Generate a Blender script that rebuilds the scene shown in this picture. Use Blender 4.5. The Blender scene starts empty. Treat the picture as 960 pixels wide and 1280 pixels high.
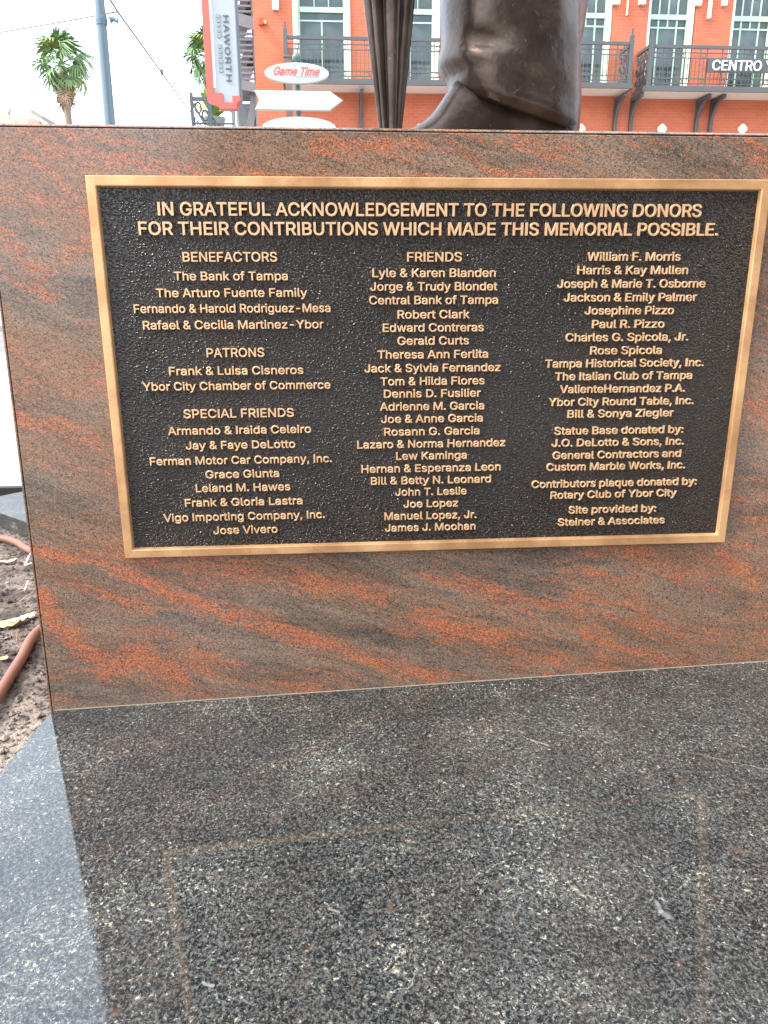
import bpy, bmesh, math, random, os
import numpy as np
from mathutils import Vector, Matrix, noise
rnd = random.Random(7)
S = bpy.context.scene
COL = S.collection

# ------------------------------------------------------------------ camera
YAW, PITCH, ROLL, FPX = 0.07078274, -0.28960287, -0.00286114, 961.0
PZ = 0.80                                   # height of the plaque's centre above the paving
CAM = Vector((-0.20335, -1.46511, 0.17108 + PZ))
cy_, sy_, cp_, sp_ = math.cos(YAW), math.sin(YAW), math.cos(PITCH), math.sin(PITCH)
FWD = Vector((sy_*cp_, cy_*cp_, sp_))
r0_ = Vector((cy_, -sy_, 0)); u0_ = r0_.cross(FWD)
RIGHT = math.cos(ROLL)*r0_ + math.sin(ROLL)*u0_
UP = -math.sin(ROLL)*r0_ + math.cos(ROLL)*u0_
cd = bpy.data.cameras.new('camera'); cam = bpy.data.objects.new('camera', cd); COL.objects.link(cam)
cd.sensor_fit = 'VERTICAL'; cd.sensor_height = 36; cd.sensor_width = 27
cd.lens = FPX/1280*36; cd.clip_start = .02; cd.clip_end = 3000
M_ = Matrix((RIGHT, UP, -FWD)).transposed().to_4x4(); M_.translation = CAM
cam.matrix_world = M_; S.camera = cam

# ------------------------------------------------------------------ sky, sun, exposure
SUN_EL, SUN_AZ = math.radians(50), math.radians(254)      # azimuth clockwise from +Y
W = bpy.data.worlds.new('World'); S.world = W; W.use_nodes = True
wn = W.node_tree; bg = wn.nodes['Background']
sk = wn.nodes.new('ShaderNodeTexSky'); sk.sky_type = 'NISHITA'; sk.sun_disc = False
sk.sun_elevation = SUN_EL; sk.sun_rotation = SUN_AZ; sk.altitude = 0
sk.air_density = 1.0; sk.dust_density = 4.0; sk.ozone_density = 1.0
# thin bright overcast lying over the clear sky: soft white cloud, a little broken
tc = wn.nodes.new('ShaderNodeTexCoord'); cn = wn.nodes.new('ShaderNodeTexNoise'); cr = wn.nodes.new('ShaderNodeMapRange'); mx = wn.nodes.new('ShaderNodeMix')
cn.inputs['Scale'].default_value = 2.2; cn.inputs['Detail'].default_value = 5; mx.data_type = 'RGBA'
wn.links.new(tc.outputs['Generated'], cn.inputs['Vector']); wn.links.new(cn.outputs['Fac'], cr.inputs['Value'])
cr.inputs['From Min'].default_value = .35; cr.inputs['From Max'].default_value = .65; cr.inputs['To Min'].default_value = .55; cr.inputs['To Max'].default_value = .80
wn.links.new(cr.outputs[0], mx.inputs[0]); wn.links.new(sk.outputs[0], mx.inputs[6]); mx.inputs[7].default_value = (4.5, 5.1, 5.8, 1)
wn.links.new(mx.outputs[2], bg.inputs[0]); bg.inputs[1].default_value = 0.12
sd = bpy.data.lights.new('sun', 'SUN'); sun = bpy.data.objects.new('sun', sd); COL.objects.link(sun)
sd.energy = 0.9; sd.angle = math.radians(10); sd.color = (1.0, .95, .88)
sdir = Vector((math.sin(SUN_AZ)*math.cos(SUN_EL), math.cos(SUN_AZ)*math.cos(SUN_EL), math.sin(SUN_EL)))
sun.rotation_euler = sdir.to_track_quat('Z', 'Y').to_euler(); sun.location = (-7, -2, 9)
S.view_settings.view_transform = 'Standard'; S.view_settings.look = 'None'
S.view_settings.gamma = 1; S.view_settings.use_curve_mapping = False
S.view_settings.exposure = 2.6
S.render.resolution_x, S.render.resolution_y = 768, 1024
S.cycles.use_denoising = True

# ------------------------------------------------------------------ helpers
def ray(x, y): return FWD + (x-480)/FPX*RIGHT - (y-640)/FPX*UP
def P(x, y, Y):                              # the point of the place that the photograph shows at x, y, at depth Y
    d = ray(x, y); return CAM + d*((Y-CAM.y)/d.y)
def G(x, y, z):                              # the same on a level surface at height z
    d = ray(x, y); return CAM + d*((z-CAM.z)/d.z)

class MB:
    def __init__(s): s.v = []; s.f = []
    def add(s, vs, fs):
        n = len(s.v); s.v += [tuple(v) for v in vs]; s.f += [tuple(i+n for i in f) for f in fs]; return s
    def box(s, x0, x1, y0, y1, z0, z1, M=None):
        v = [Vector((x, y, z)) for z in (z0, z1) for y in (y0, y1) for x in (x0, x1)]
        if M: v = [M @ p for p in v]
        return s.add(v, [(0,2,3,1),(4,5,7,6),(0,1,5,4),(2,6,7,3),(0,4,6,2),(1,3,7,5)])
    def prism(s, pts, y0, y1):               # outline in x, z extruded along y (front at y0)
        n = len(pts)
        v = [(x, y0, z) for x, z in pts] + [(x, y1, z) for x, z in pts]
        f = [tuple(range(n)), tuple(range(2*n-1, n-1, -1))] + [(i, i+n, (i+1) % n+n, (i+1) % n) for i in range(n)]
        return s.add(v, f)
    def bar(s, a, b, w, h=None, up=Vector((0,0,1))):
        a, b = Vector(a), Vector(b); d = (b-a).normalized(); h = h or w
        if abs(d.dot(up)) > .99: up = Vector((0,1,0))
        r = d.cross(up).normalized(); u = r.cross(d)
        v = [q + r*i*w/2 + u*j*h/2 for q in (a, b) for i, j in ((-1,-1),(1,-1),(1,1),(-1,1))]
        return s.add(v, [(3,2,1,0),(4,5,6,7),(0,1,5,4),(1,2,6,5),(2,3,7,6),(3,0,4,7)])
    def tube(s, path, rad, n=10, cap=True):
        path = [Vector(p) for p in path]; m = len(path)
        rad = rad if isinstance(rad, (list, tuple)) else [rad]*m
        base = len(s.v); pr = None
        for i, p in enumerate(path):
            d = (path[min(i+1, m-1)] - path[max(i-1, 0)]).normalized()
            if pr is None:
                pr = d.orthogonal().normalized()
            pr = (pr - d*pr.dot(d)).normalized(); q = d.cross(pr)
            for k in range(n):
                t = 2*math.pi*k/n; s.v.append(tuple(p + (pr*math.cos(t)+q*math.sin(t))*rad[i]))
        for i in range(m-1):
            for k in range(n):
                a = base+i*n+k; b = base+i*n+(k+1) % n; s.f.append((a, b, b+n, a+n))
        if cap:
            s.f.append(tuple(base+k for k in reversed(range(n)))); s.f.append(tuple(base+(m-1)*n+k for k in range(n)))
        return s
    def lathe(s, prof, c, n=20):             # profile of (radius, z) about the upright through c
        return s.loft([[(c[0]+r*math.cos(2*math.pi*k/n), c[1]+r*math.sin(2*math.pi*k/n), c[2]+z) for k in range(n)] for r, z in prof])
    def loft(s, rings, cap=True):
        base = len(s.v); n = len(rings[0])
        for r in rings: s.v += [tuple(p) for p in r]
        for i in range(len(rings)-1):
            for k in range(n):
                a = base+i*n+k; b = base+i*n+(k+1) % n; s.f.append((a, b, b+n, a+n))
        if cap:
            s.f.append(tuple(base+k for k in reversed(range(n)))); s.f.append(tuple(base+(len(rings)-1)*n+k for k in range(n)))
        return s
    def build(s, name, mat, parent=None, smooth=False, bevel=0, local=False, subd=0, wn=False):
        off = Vector((0,0,0)) if (parent is None or local) else rootloc(parent)
        me = bpy.data.meshes.new(name)
        me.from_pydata([tuple(Vector(v)-off) for v in s.v], [], s.f); me.update()
        bm = bmesh.new(); bm.from_mesh(me); bmesh.ops.recalc_face_normals(bm, faces=bm.faces); bm.to_mesh(me); bm.free()
        me.materials.append(mat)
        if smooth: me.shade_smooth()
        o = bpy.data.objects.new(name, me); COL.objects.link(o)
        if parent is not None: o.parent = parent
        if bevel:
            b = o.modifiers.new('bevel', 'BEVEL'); b.width = bevel; b.segments = 2; b.limit_method = 'ANGLE'
            b.angle_limit = math.radians(40)
        if subd:
            b = o.modifiers.new('sub', 'SUBSURF'); b.levels = b.render_levels = subd
        return o
def rootloc(o):
    v = Vector((0,0,0))
    while o is not None: v += Vector(o.location); o = o.parent
    return v
def tag(o, label=None, cat=None, group=None, kind=None):
    if label: o['label'] = label
    if cat: o['category'] = cat
    if group: o['group'] = group
    if kind: o['kind'] = kind
    return o
def thing(name, label, cat, loc=(0,0,0), group=None):
    o = bpy.data.objects.new(name, None); COL.objects.link(o); o.location = loc; o.empty_display_size = .1
    return tag(o, label, cat, group)
def copy_tree(o, parent=None, kids=None):
    c = o.copy(); COL.objects.link(c); c.parent = parent
    for ch in [x for x in ALLOBJ() if x.parent == o]: copy_tree(ch, c)
    return c
def ALLOBJ(): return list(COL.objects)

# ------------------------------------------------------------------ materials
class NT:
    def __init__(s, name):
        s.m = bpy.data.materials.new(name); s.m.use_nodes = True; s.t = s.m.node_tree
        s.b = s.t.nodes['Principled BSDF']; s.out = s.t.nodes['Material Output']
    def n(s, typ, ins=None, **kw):
        x = s.t.nodes.new('ShaderNode'+typ)
        for k, v in kw.items(): setattr(x, k, v)
        for k, v in (ins or {}).items(): s.set(x, k, v)
        return x
    def set(s, x, k, v):
        if isinstance(v, bpy.types.NodeSocket): s.t.links.new(v, x.inputs[k])
        else:
            if isinstance(v, tuple) and len(v) == 3 and x.inputs[k].type == 'RGBA': v = v+(1,)
            x.inputs[k].default_value = v
    def math(s, op, a, b=0.0, c=None, clamp=False):
        x = s.n('Math', operation=op); x.use_clamp = clamp; s.set(x, 0, a); s.set(x, 1, b)
        if c is not None: s.set(x, 2, c)
        return x.outputs[0]
    def vmath(s, op, a, b=None, scale=None):
        x = s.n('VectorMath', operation=op); s.set(x, 0, a)
        if b is not None: s.set(x, 1, b)
        if scale is not None: s.set(x, 'Scale', scale)
        return x.outputs['Value'] if op in ('DOT_PRODUCT', 'LENGTH', 'DISTANCE') else x.outputs[0]
    def co(s, out='Object'): return s.n('TexCoord').outputs[out]
    def mapping(s, v, scale=(1,1,1), rot=(0,0,0), loc=(0,0,0)):
        return s.n('Mapping', {'Vector': v, 'Scale': scale, 'Rotation': rot, 'Location': loc}).outputs[0]
    def noise(s, v, scale, detail=3, rough=.55, dist=0.0, color=False):
        x = s.n('TexNoise', {'Vector': v, 'Scale': scale, 'Detail': detail, 'Roughness': rough, 'Distortion': dist})
        return x.outputs['Color' if color else 'Fac']
    def voro(s, v, scale, out='Distance', feature='F1', rand=1.0):
        x = s.n('TexVoronoi', {'Vector': v, 'Scale': scale, 'Randomness': rand}, feature=feature); return x.outputs[out]
    def ramp(s, f, stops):
        x = s.n('ValToRGB', {'Fac': f}); e = x.color_ramp.elements
        while len(e) < len(stops): e.new(.5)
        for i, (p, c) in enumerate(stops):
            e[i].position = p; e[i].color = (c if isinstance(c, tuple) else (c, c, c))+(1,)
        return x.outputs['Color']
    def step(s, f, a, b):                    # smooth 0..1 between a and b
        return s.n('MapRange', {'Value': f, 'From Min': a, 'From Max': b}, interpolation_type='SMOOTHSTEP').outputs[0]
    def mix(s, f, a, b, mode='MIX'):
        x = s.n('Mix', data_type='RGBA', blend_type=mode); x.inputs[0].default_value = 0
        s.set(x, 0, f); s.set(x, 6, a); s.set(x, 7, b); return x.outputs[2]
    def bump(s, h, strength=.3, dist=.01, normal=None):
        x = s.n('Bump', {'Height': h, 'Strength': strength, 'Distance': dist})
        if normal is not None: s.set(x, 'Normal', normal)
        return x.outputs[0]
    def done(s, color=None, rough=None, metal=None, normal=None, **kw):
        if color is not None: s.set(s.b, 'Base Color', color)
        if rough is not None: s.set(s.b, 'Roughness', rough)
        if metal is not None: s.set(s.b, 'Metallic', metal)
        if normal is not None: s.set(s.b, 'Normal', normal)
        for k, v in kw.items(): s.set(s.b, k, v)
        return s.m
def plain(name, col, rough=.5, metal=0.0, var=.12, scale=12, bump=0.0):
    t = NT(name); c = t.co(); f = t.noise(c, scale, 4)
    a = tuple(x*(1-var) for x in col); b = tuple(min(1, x*(1+var)) for x in col)
    kw = {}
    if bump: kw['normal'] = t.bump(t.noise(c, scale*8, 3), bump, .004)
    return t.done(t.mix(f, a, b), t.math('ADD', rough-.04, t.math('MULTIPLY', f, .08)), metal, **kw)

def granite_red(capsules, name='red_granite'):
    t = NT(name); c = t.co()
    wv = t.vmath('SUBTRACT', t.noise(c, 3.2, 3, .55, color=True), (.5,.5,.5))
    wf = t.vmath('SUBTRACT', t.noise(c, 38, 4, .7, color=True), (.5,.5,.5))
    p = t.vmath('ADD', c, t.vmath('SCALE', wv, scale=.11))
    p = t.vmath('ADD', p, t.vmath('SCALE', wf, scale=.016))
    st = t.mapping(t.mapping(p, rot=(0, math.radians(-15), 0)), (1.5, 1.5, 8))
    band = t.noise(st, 1.7, 9, .74, .15)
    band2 = t.noise(t.vmath('ADD', st, (7.3, 2.1, 4.4)), 2.6, 9, .76, .2)
    strata = t.noise(t.mapping(t.mapping(p, rot=(0, math.radians(-15), 0)), (7, 7, 75)), 1.6, 6, .74, .2)
    gp = t.mapping(t.vmath('ADD', c, t.vmath('SCALE', wf, scale=.008)), rot=(0, math.radians(-18), 0))
    grain = t.noise(t.mapping(gp, (1, 1, 1.7)), 300, 4, .8)
    grain2 = t.noise(t.mapping(gp, (1, 1, 2.2)), 110, 5, .8)
    cell = t.n('TexVoronoi', {'Vector': t.mapping(gp, (1, 1, 1.5)), 'Scale': 420.0})   # one tone for each crystal
    sep = t.n('SeparateXYZ', {'Vector': cell.outputs['Color']}); ca, cb = sep.outputs[0], sep.outputs[1]
    ground = t.mix(t.step(band2, .32, .64), (.095,.066,.047), (.240,.165,.115))
    ground = t.mix(t.math('MULTIPLY', t.step(t.noise(st, .8, 5, .6), .40, .68), .85), ground, (.27,.125,.062))
    om = t.math('MULTIPLY', t.step(band, .40, .68), .62)
    cw = t.vmath('ADD', c, t.vmath('SCALE', t.vmath('SUBTRACT', t.noise(c, 11, 5, .7, color=True), (.5,.5,.5)), scale=.060))
    cw = t.vmath('ADD', cw, t.vmath('SCALE', wf, scale=.026))
    cw = t.vmath('MULTIPLY', cw, (1.0, 0.0, 1.0))
    for (x0, z0, x1, z1, w, s_) in capsules:
        ba = Vector((x1-x0, 0, z1-z0)); L2 = ba.length_squared
        pa = t.vmath('SUBTRACT', cw, (x0, 0.0, z0))
        h = t.math('DIVIDE', t.vmath('DOT_PRODUCT', pa, tuple(ba)), L2, clamp=True)
        q = t.n('VectorMath', operation='SCALE'); q.inputs[0].default_value = tuple(ba); t.set(q, 'Scale', h)
        d = t.vmath('DISTANCE', pa, q.outputs[0])
        m = t.math('MULTIPLY', t.step(d, w*2.8, 0.0), s_*.72)
        om = t.math('MAXIMUM', om, m)
    om = t.math('ADD', om, t.math('MULTIPLY', t.math('SUBTRACT', strata, .5), 3.0))
    om = t.math('ADD', om, t.math('MULTIPLY', t.math('SUBTRACT', grain2, .5), 1.7))
    om = t.math('ADD', om, t.math('MULTIPLY', t.math('SUBTRACT', ca, .5), .35))
    om = t.math('MULTIPLY', t.step(om, .18, .86), .93)
    orange = t.mix(cb, (.30,.078,.031), (.56,.165,.068))
    ground = t.mix(t.math('MULTIPLY', t.step(strata, .50, .32), .50), ground, (.060,.050,.044))
    colr = t.mix(om, ground, orange)
    colr = t.mix(t.math('MULTIPLY', t.step(cb, .55, 1.0), .35), colr, t.mix(om, (.33,.27,.22), (.62,.28,.15)))
    dk2 = t.math('MULTIPLY', t.step(grain2, .47, .34), t.math('SUBTRACT', .78, t.math('MULTIPLY', om, .45)), clamp=True)
    colr = t.mix(dk2, colr, (.024,.021,.021))
    colr = t.mix(t.math('MULTIPLY', t.step(grain, .49, .38), .85), colr, (.018,.016,.016))
    colr = t.mix(t.math('MULTIPLY', t.step(ca, .80, .86), .6), colr, (.022,.020,.020))
    return t.done(colr, t.math('ADD', .09, t.math('MULTIPLY', grain, .06)), 0.0, t.bump(grain, .04, .0006), IOR=1.5)

def granite_black(name='black_granite', rough=.05, big=1.0, marks=(), ior=1.6):
    t = NT(name); c = t.co()
    wf = t.vmath('SUBTRACT', t.noise(c, 60, 3, .6, color=True), (.5,.5,.5))
    p = t.vmath('ADD', c, t.vmath('SCALE', wf, scale=.014))
    fl = t.noise(t.mapping(p, (1.15, .85, 1)), 190*big, 5, .8)
    fl2 = t.noise(t.mapping(t.vmath('ADD', p, (3.1, 1.7, .3)), (1.1, .95, 1), (0, 0, .25)), 135*big, 5, .74)
    big_ = t.noise(c, 6, 5, .65)
    amt = t.math('MULTIPLY', t.math('SUBTRACT', big_, .5), .24)
    base = t.mix(t.step(t.math('ADD', fl, t.math('MULTIPLY', amt, .4)), .41, .66), (.0055,.006,.0062), (.100,.101,.094))
    cream = t.step(t.math('ADD', fl2, amt), .575, .69)
    base = t.mix(t.math('MULTIPLY', cream, .85), base, (.44,.41,.30))
    white = t.step(t.math('ADD', t.noise(t.vmath('ADD', p, (9.,2.,5.)), 250*big, 3, .7), amt), .61, .71)
    base = t.mix(t.math('MULTIPLY', white, .7), base, (.34,.345,.33))
    blk = t.step(t.noise(c, 330*big, 3, .65), .48, .36)
    base = t.mix(t.math('MULTIPLY', blk, .85), base, (.007,.007,.008))
    brn = t.step(t.noise(t.vmath('ADD', c, (1.,5.,2.)), 34*big, 3, .7), .60, .70)
    base = t.mix(t.math('MULTIPLY', brn, .35), base, (.10,.060,.040))
    d = t.vmath('ADD', c, t.vmath('SCALE', t.vmath('SUBTRACT', t.noise(c, 25, 4, .6, color=True), (.5,.5,.5)), scale=.05))
    ve = t.voro(d, 2.1, 'Distance', 'DISTANCE_TO_EDGE')
    vm = t.math('MULTIPLY', t.step(ve, .0030, .0006), t.step(t.noise(c, 7, 2), .60, .66))
    base = t.mix(t.math('MULTIPLY', vm, .45), base, (.30,.30,.23))
    if marks:
        cw = t.vmath('MULTIPLY', t.vmath('ADD', c, t.vmath('SCALE', wf, scale=.012)), (1.0, 1.0, 0.0))
        for (x0, y0, x1, y1, w, s_, col) in marks:
            ba = Vector((x1-x0, y1-y0, 0)); pa = t.vmath('SUBTRACT', cw, (x0, y0, 0.0))
            h = t.math('DIVIDE', t.vmath('DOT_PRODUCT', pa, tuple(ba)), ba.length_squared, clamp=True)
            q = t.n('VectorMath', operation='SCALE'); q.inputs[0].default_value = tuple(ba); t.set(q, 'Scale', h)
            dd = t.vmath('DISTANCE', pa, q.outputs[0])
            base = t.mix(t.math('MULTIPLY', t.step(dd, w*1.5, w*.4), s_), base, col)
    dust = t.step(t.noise(c, 2.3, 5, .65), .42, .70)
    base = t.mix(t.math('MULTIPLY', dust, .02), base, (.45,.44,.42))
    rg = t.math('ADD', rough, t.math('MULTIPLY', dust, .03))
    return t.done(base, rg, 0.0, t.bump(fl, .012, .0004), IOR=ior)

def soil_mat():
    t = NT('dry_soil'); c = t.co()
    a = t.noise(c, 6, 5, .65); b = t.noise(c, 70, 4, .7); g = t.noise(c, 300, 2, .6)
    col = t.mix(t.step(a, .35, .62), (.075,.055,.045), (.24,.19,.155))
    sy = t.n('SeparateXYZ', {'Vector': t.vmath('ADD', c, t.vmath('SCALE', t.noise(c, 9, 4, .6, color=True), scale=.5))}).outputs[1]
    col = t.mix(t.math('MULTIPLY', t.step(sy, .42, .20), .8), col, (.36,.29,.23))   # dry sand spilt nearest the slab
    col = t.mix(t.step(b, .55, .36), col, (.022,.016,.013))
    col = t.mix(t.math('MULTIPLY', t.step(g, .60, .74), .6), col, (.27,.23,.19))
    h = t.math('ADD', t.math('MULTIPLY', b, 1.0), t.math('MULTIPLY', g, .35))
    return t.done(col, .95, 0.0, t.bump(h, .9, .012))
def concrete_mat(name, col, scale=3):
    t = NT(name); c = t.co(); a = t.noise(c, scale, 5, .6); g = t.noise(c, 140, 3, .7)
    k = t.mix(a, tuple(x*.82 for x in col), tuple(x*1.12 for x in col))
    k = t.mix(t.math('MULTIPLY', t.step(g, .5, .36), .35), k, tuple(x*.5 for x in col))
    return t.done(k, .85, 0.0, t.bump(g, .4, .002))
def brick_mat(name='red_brick'):
    t = NT(name); c = t.co()
    # x and z of the wall drive the courses
    sx = t.n('SeparateXYZ', {'Vector': c}); cx = t.n('CombineXYZ', {'X': t.math('ADD', sx.outputs[0], sx.outputs[1]), 'Y': sx.outputs[2]}).outputs[0]
    br = t.n('TexBrick', {'Vector': cx, 'Scale': 1.0, 'Mortar Size': .006, 'Mortar Smooth': .2, 'Bias': 0.0,
             'Brick Width': .23, 'Row Height': .076, 'Color1': (.50,.130,.066), 'Color2': (.45,.110,.054), 'Mortar': (.54,.18,.095)})
    v = t.noise(c, 1.3, 4); col = t.mix(t.math('MULTIPLY', t.step(v, .4, .7), .35), br.outputs['Color'], (.64,.18,.08))
    return t.done(col, .8, 0.0, t.bump(br.outputs['Fac'], -.3, .006))
def plaque_mat():
    t = NT('pebbled_dark_bronze'); c = t.co()
    w = t.vmath('ADD', c, t.vmath('SCALE', t.vmath('SUBTRACT', t.noise(c, 140, 2, .5, color=True), (.5,.5,.5)), scale=.005))
    m = t.mapping(t.mapping(w, rot=(0, math.radians(-32), 0)), (.7, 1.0, 1.2))
    v = t.voro(m, 290, 'Distance', 'SMOOTH_F1')
    h = t.math('ADD', t.step(v, .52, .10), t.math('MULTIPLY', t.noise(m, 160, 3, .6), .35))
    pat = t.noise(c, 6, 5, .65)
    col = t.mix(pat, (.011,.0085,.0070), (.021,.016,.0135))
    return t.done(col, t.math('ADD', .08, t.math('MULTIPLY', pat, .10)), .1, t.bump(h, 1.0, .0019), IOR=1.5)
def bronze_frame_mat():
    t = NT('brushed_bronze'); c = t.co()
    s = t.noise(c, 260, 3, .6); l = t.noise(c, 6, 5, .65); br = t.noise(t.mapping(c, (30, 1, 700)), 1.0, 3, .6)
    col = t.mix(t.step(l, .32, .68), (.46,.24,.105), (.76,.45,.225)); col = t.mix(t.math('MULTIPLY', t.step(s, .42, .30), .35), col, (.30,.17,.09))
    return t.done(col, t.math('ADD', .30, t.math('MULTIPLY', l, .2)), .70, t.bump(t.math('ADD', s, br), .12, .0005))
def letter_mat():
    t = NT('letter_bronze'); c = t.co(); s = t.noise(c, 420, 3, .65); l = t.noise(c, 9, 4, .6)
    col = t.mix(s, (.52,.315,.165), (.84,.55,.32)); col = t.mix(t.math('MULTIPLY', t.step(l, .45, .7), .35), col, (.52,.30,.155))
    col = t.mix(t.math('MULTIPLY', t.step(t.noise(c, 900, 2, .6), .40, .30), .6), col, (.16,.095,.055))
    return t.done(col, .42, .5, t.bump(s, .35, .0005))
def statue_mat():
    t = NT('statue_bronze'); c = t.co()
    w = t.vmath('ADD', c, t.vmath('SCALE', t.vmath('SUBTRACT', t.noise(c, 12, 3, .5, color=True), (.5,.5,.5)), scale=.05))
    a = t.noise(t.mapping(w, (1,1,1), (0, .6, 0)), 9, 5, .6)
    sc = t.noise(t.mapping(t.mapping(w, rot=(0, math.radians(35), .2)), (14, 14, 1.6)), 14, 2, .5)
    sc2 = t.noise(t.mapping(t.mapping(w, rot=(0, math.radians(-40), .2)), (16, 16, 1.6)), 11, 2, .5)
    s = t.math('MAXIMUM', t.step(sc, .69, .76), t.step(sc2, .71, .78))
    col = t.mix(t.step(a, .35, .65), (.042,.029,.023), (.078,.056,.045))
    col = t.mix(t.math('MULTIPLY', s, .25), col, (.17,.14,.12))
    h = t.math('ADD', t.math('MULTIPLY', s, .9), t.math('ADD', t.noise(c, 60, 3, .5), t.math('MULTIPLY', t.noise(c, 16, 3), 2.0)))
    return t.done(col, t.math('ADD', .26, t.math('MULTIPLY', a, .14)), .75, t.bump(h, .30, .004))
def leaf_mat(name, c1, c2):
    t = NT(name); c = t.co(); f = t.noise(c, 2.5, 4, .7)
    return t.done(t.mix(t.step(f, .35, .65), c1, c2), .6, 0.0)
def glass_mat():
    t = NT('window_glass'); c = t.co(); f = t.noise(c, .9, 4)
    return t.done(t.mix(t.step(f, .4, .62), (.035,.052,.050), (.095,.125,.118)), .06, 0.0, t.bump(t.noise(c, 1.5, 2), .06, .05), IOR=1.55)

# ------------------------------------------------------------------ surfaces shared below
CONC = concrete_mat('pale_concrete', (.28,.27,.245))
ASPH = concrete_mat('worn_asphalt', (.16,.155,.15), 1.2)
PAVE = concrete_mat('paving_concrete', (.40,.385,.36), 1.5)
SOIL = soil_mat(); BRICK = brick_mat()
def SLP(px, py):                              # a mark on the slab
    d = ray(px, py); z0 = .1103+.034*.8056-.053*.0; n_ = Vector((-.034, .053, 1)); p0 = Vector((-.8056, .014, .1103))
    q = CAM + d*((p0-CAM).dot(n_)/d.dot(n_)); return q.x, q.y
MK = [SLP(820,1127)+SLP(826,1140)+(.0032,.30,(.35,.35,.33)), SLP(826,1140)+SLP(836,1146)+(.004,.28,(.32,.32,.30)), SLP(663,924)+SLP(684,932)+(.0016,.6,(.38,.35,.26)),
      SLP(606,915)+SLP(640,930)+(.0010,.35,(.3,.28,.20)), SLP(860,940)+SLP(960,962)+(.0009,.35,(.3,.28,.20)), SLP(252,1228)+SLP(266,1232)+(.0020,.4,(.35,.35,.30)),
      SLP(306,866)+SLP(314,890)+(.0009,.45,(.30,.30,.24)), SLP(314,890)+SLP(336,915)+(.0009,.35,(.30,.30,.24)), SLP(58,1098)+SLP(60,1101)+(.0016,.9,(.02,.015,.01)),
      SLP(44,979)+SLP(47,980)+(.0012,.9,(.02,.015,.01)), SLP(82,1148)+SLP(60,1205)+(.0012,.7,(.015,.015,.015)), SLP(60,1205)+SLP(28,1290)+(.0010,.8,(.015,.015,.015)),
      SLP(715,1110)+SLP(730,1120)+(.003,.25,(.35,.30,.22)), SLP(412,1135)+SLP(424,1140)+(.0020,.35,(.35,.32,.26))]
BLACKG = granite_black(marks=MK)
BORDERG = granite_black('border_granite', .4, ior=1.42)
DARKJ = plain('joint_shadow_gap', (.03,.025,.022), .9)
MORTAR = plain('pale_mortar', (.16,.13,.10), .9, var=.25, scale=60)
CREAM = plain('cream_paint', (.78,.74,.60), .6, var=.05, scale=2)
GREENP = plain('pale_green_paint', (.42,.58,.45), .5, var=.06, scale=3)
IRON = plain('grey_iron_paint', (.085,.085,.085), .5, .0, var=.15, scale=4)
SOFFIT = plain('soffit_paint', (.62,.58,.52), .8, var=.08, scale=1)
GLASS = glass_mat()
WHITEP = plain('white_sign_paint', (.50,.56,.54), .45, var=.03, scale=2)
REDP = plain('red_sign_paint', (.62,.10,.07), .45, var=.08, scale=3)
GREYTXT = plain('grey_lettering', (.09,.11,.125), .6, var=.03)
REDTXT = plain('red_lettering', (.66,.10,.07), .6, var=.03)
STAT = statue_mat()

# ------------------------------------------------------------------ ground
def sheet(name, x0, x1, y0, y1, z, mat):
    m = MB(); m.add([(x0,y0,z),(x1,y0,z),(x1,y1,z),(x0,y1,z)], [(0,1,2,3)]); return tag(m.build(name, mat), kind='structure')
sheet('ground', -900, 900, -900, 900, -.004, PAVE)
def block(name, x0, x1, y0, y1, z0, z1, mat, bevel=.006):
    m = MB(); m.box(x0, x1, y0, y1, z0, z1); return tag(m.build(name, mat, bevel=bevel), kind='structure')
block('road', -120, 120, 9.0, 16.0, -.05, .0, ASPH, 0)
for y0, y1 in ((8.85, 9.0), (16.0, 16.15)): block('kerb', -120, 120, y0, y1, -.1, .11, CONC)
block('pavement', -120, 120, 16.15, 21.3, -.1, .10, PAVE, 0)
# planting bed: the dry soil round the pedestal, bordered in granite, with the pale walk just behind
SL_A, SL_B = .034, .053
def slab_z(x, y): return .1103 + SL_A*(x+.8056) - SL_B*(y-.014)
def soil_z(x, y):
    z = .088 - SL_B*.55*min(0, y) + .004
    n = noise.noise(Vector((x*3.1, y*3.1, .3)))*.010 + noise.noise(Vector((x*11, y*11, 2.3)))*.007
    n += (abs(noise.noise(Vector((x*31, y*31, 5.3))))-.25)*.011 + noise.noise(Vector((x*75, y*75, 1.3)))*.0035
    if x > -1.5:                          # the soil is heaped a little away from the stone
        n -= .006*max(0, min(1, (x+.90)/.08))
    q_ = max(0, min(1, (y-.85)/.5)); n -= .038*q_*q_*(3-2*q_)          # the bed sinks towards its far border
    return z+n
xs = list(np.concatenate([np.arange(-3.0, -1.62, .05), np.arange(-1.62, -.76, .0085), np.arange(-.76, 2.9, .09)]))
ys = list(np.concatenate([np.arange(-1.44, -.9, .06), np.arange(-.9, 1.66, .011)]))
m = MB(); nx = len(xs)
m.v = [(x, y, soil_z(x, y)) for y in ys for x in xs]
m.f = [(j*nx+i, j*nx+i+1, (j+1)*nx+i+1, (j+1)*nx+i) for j in range(len(ys)-1) for i in range(nx-1)]
tag(m.build('soil', SOIL, smooth=True), kind='structure')
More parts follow.
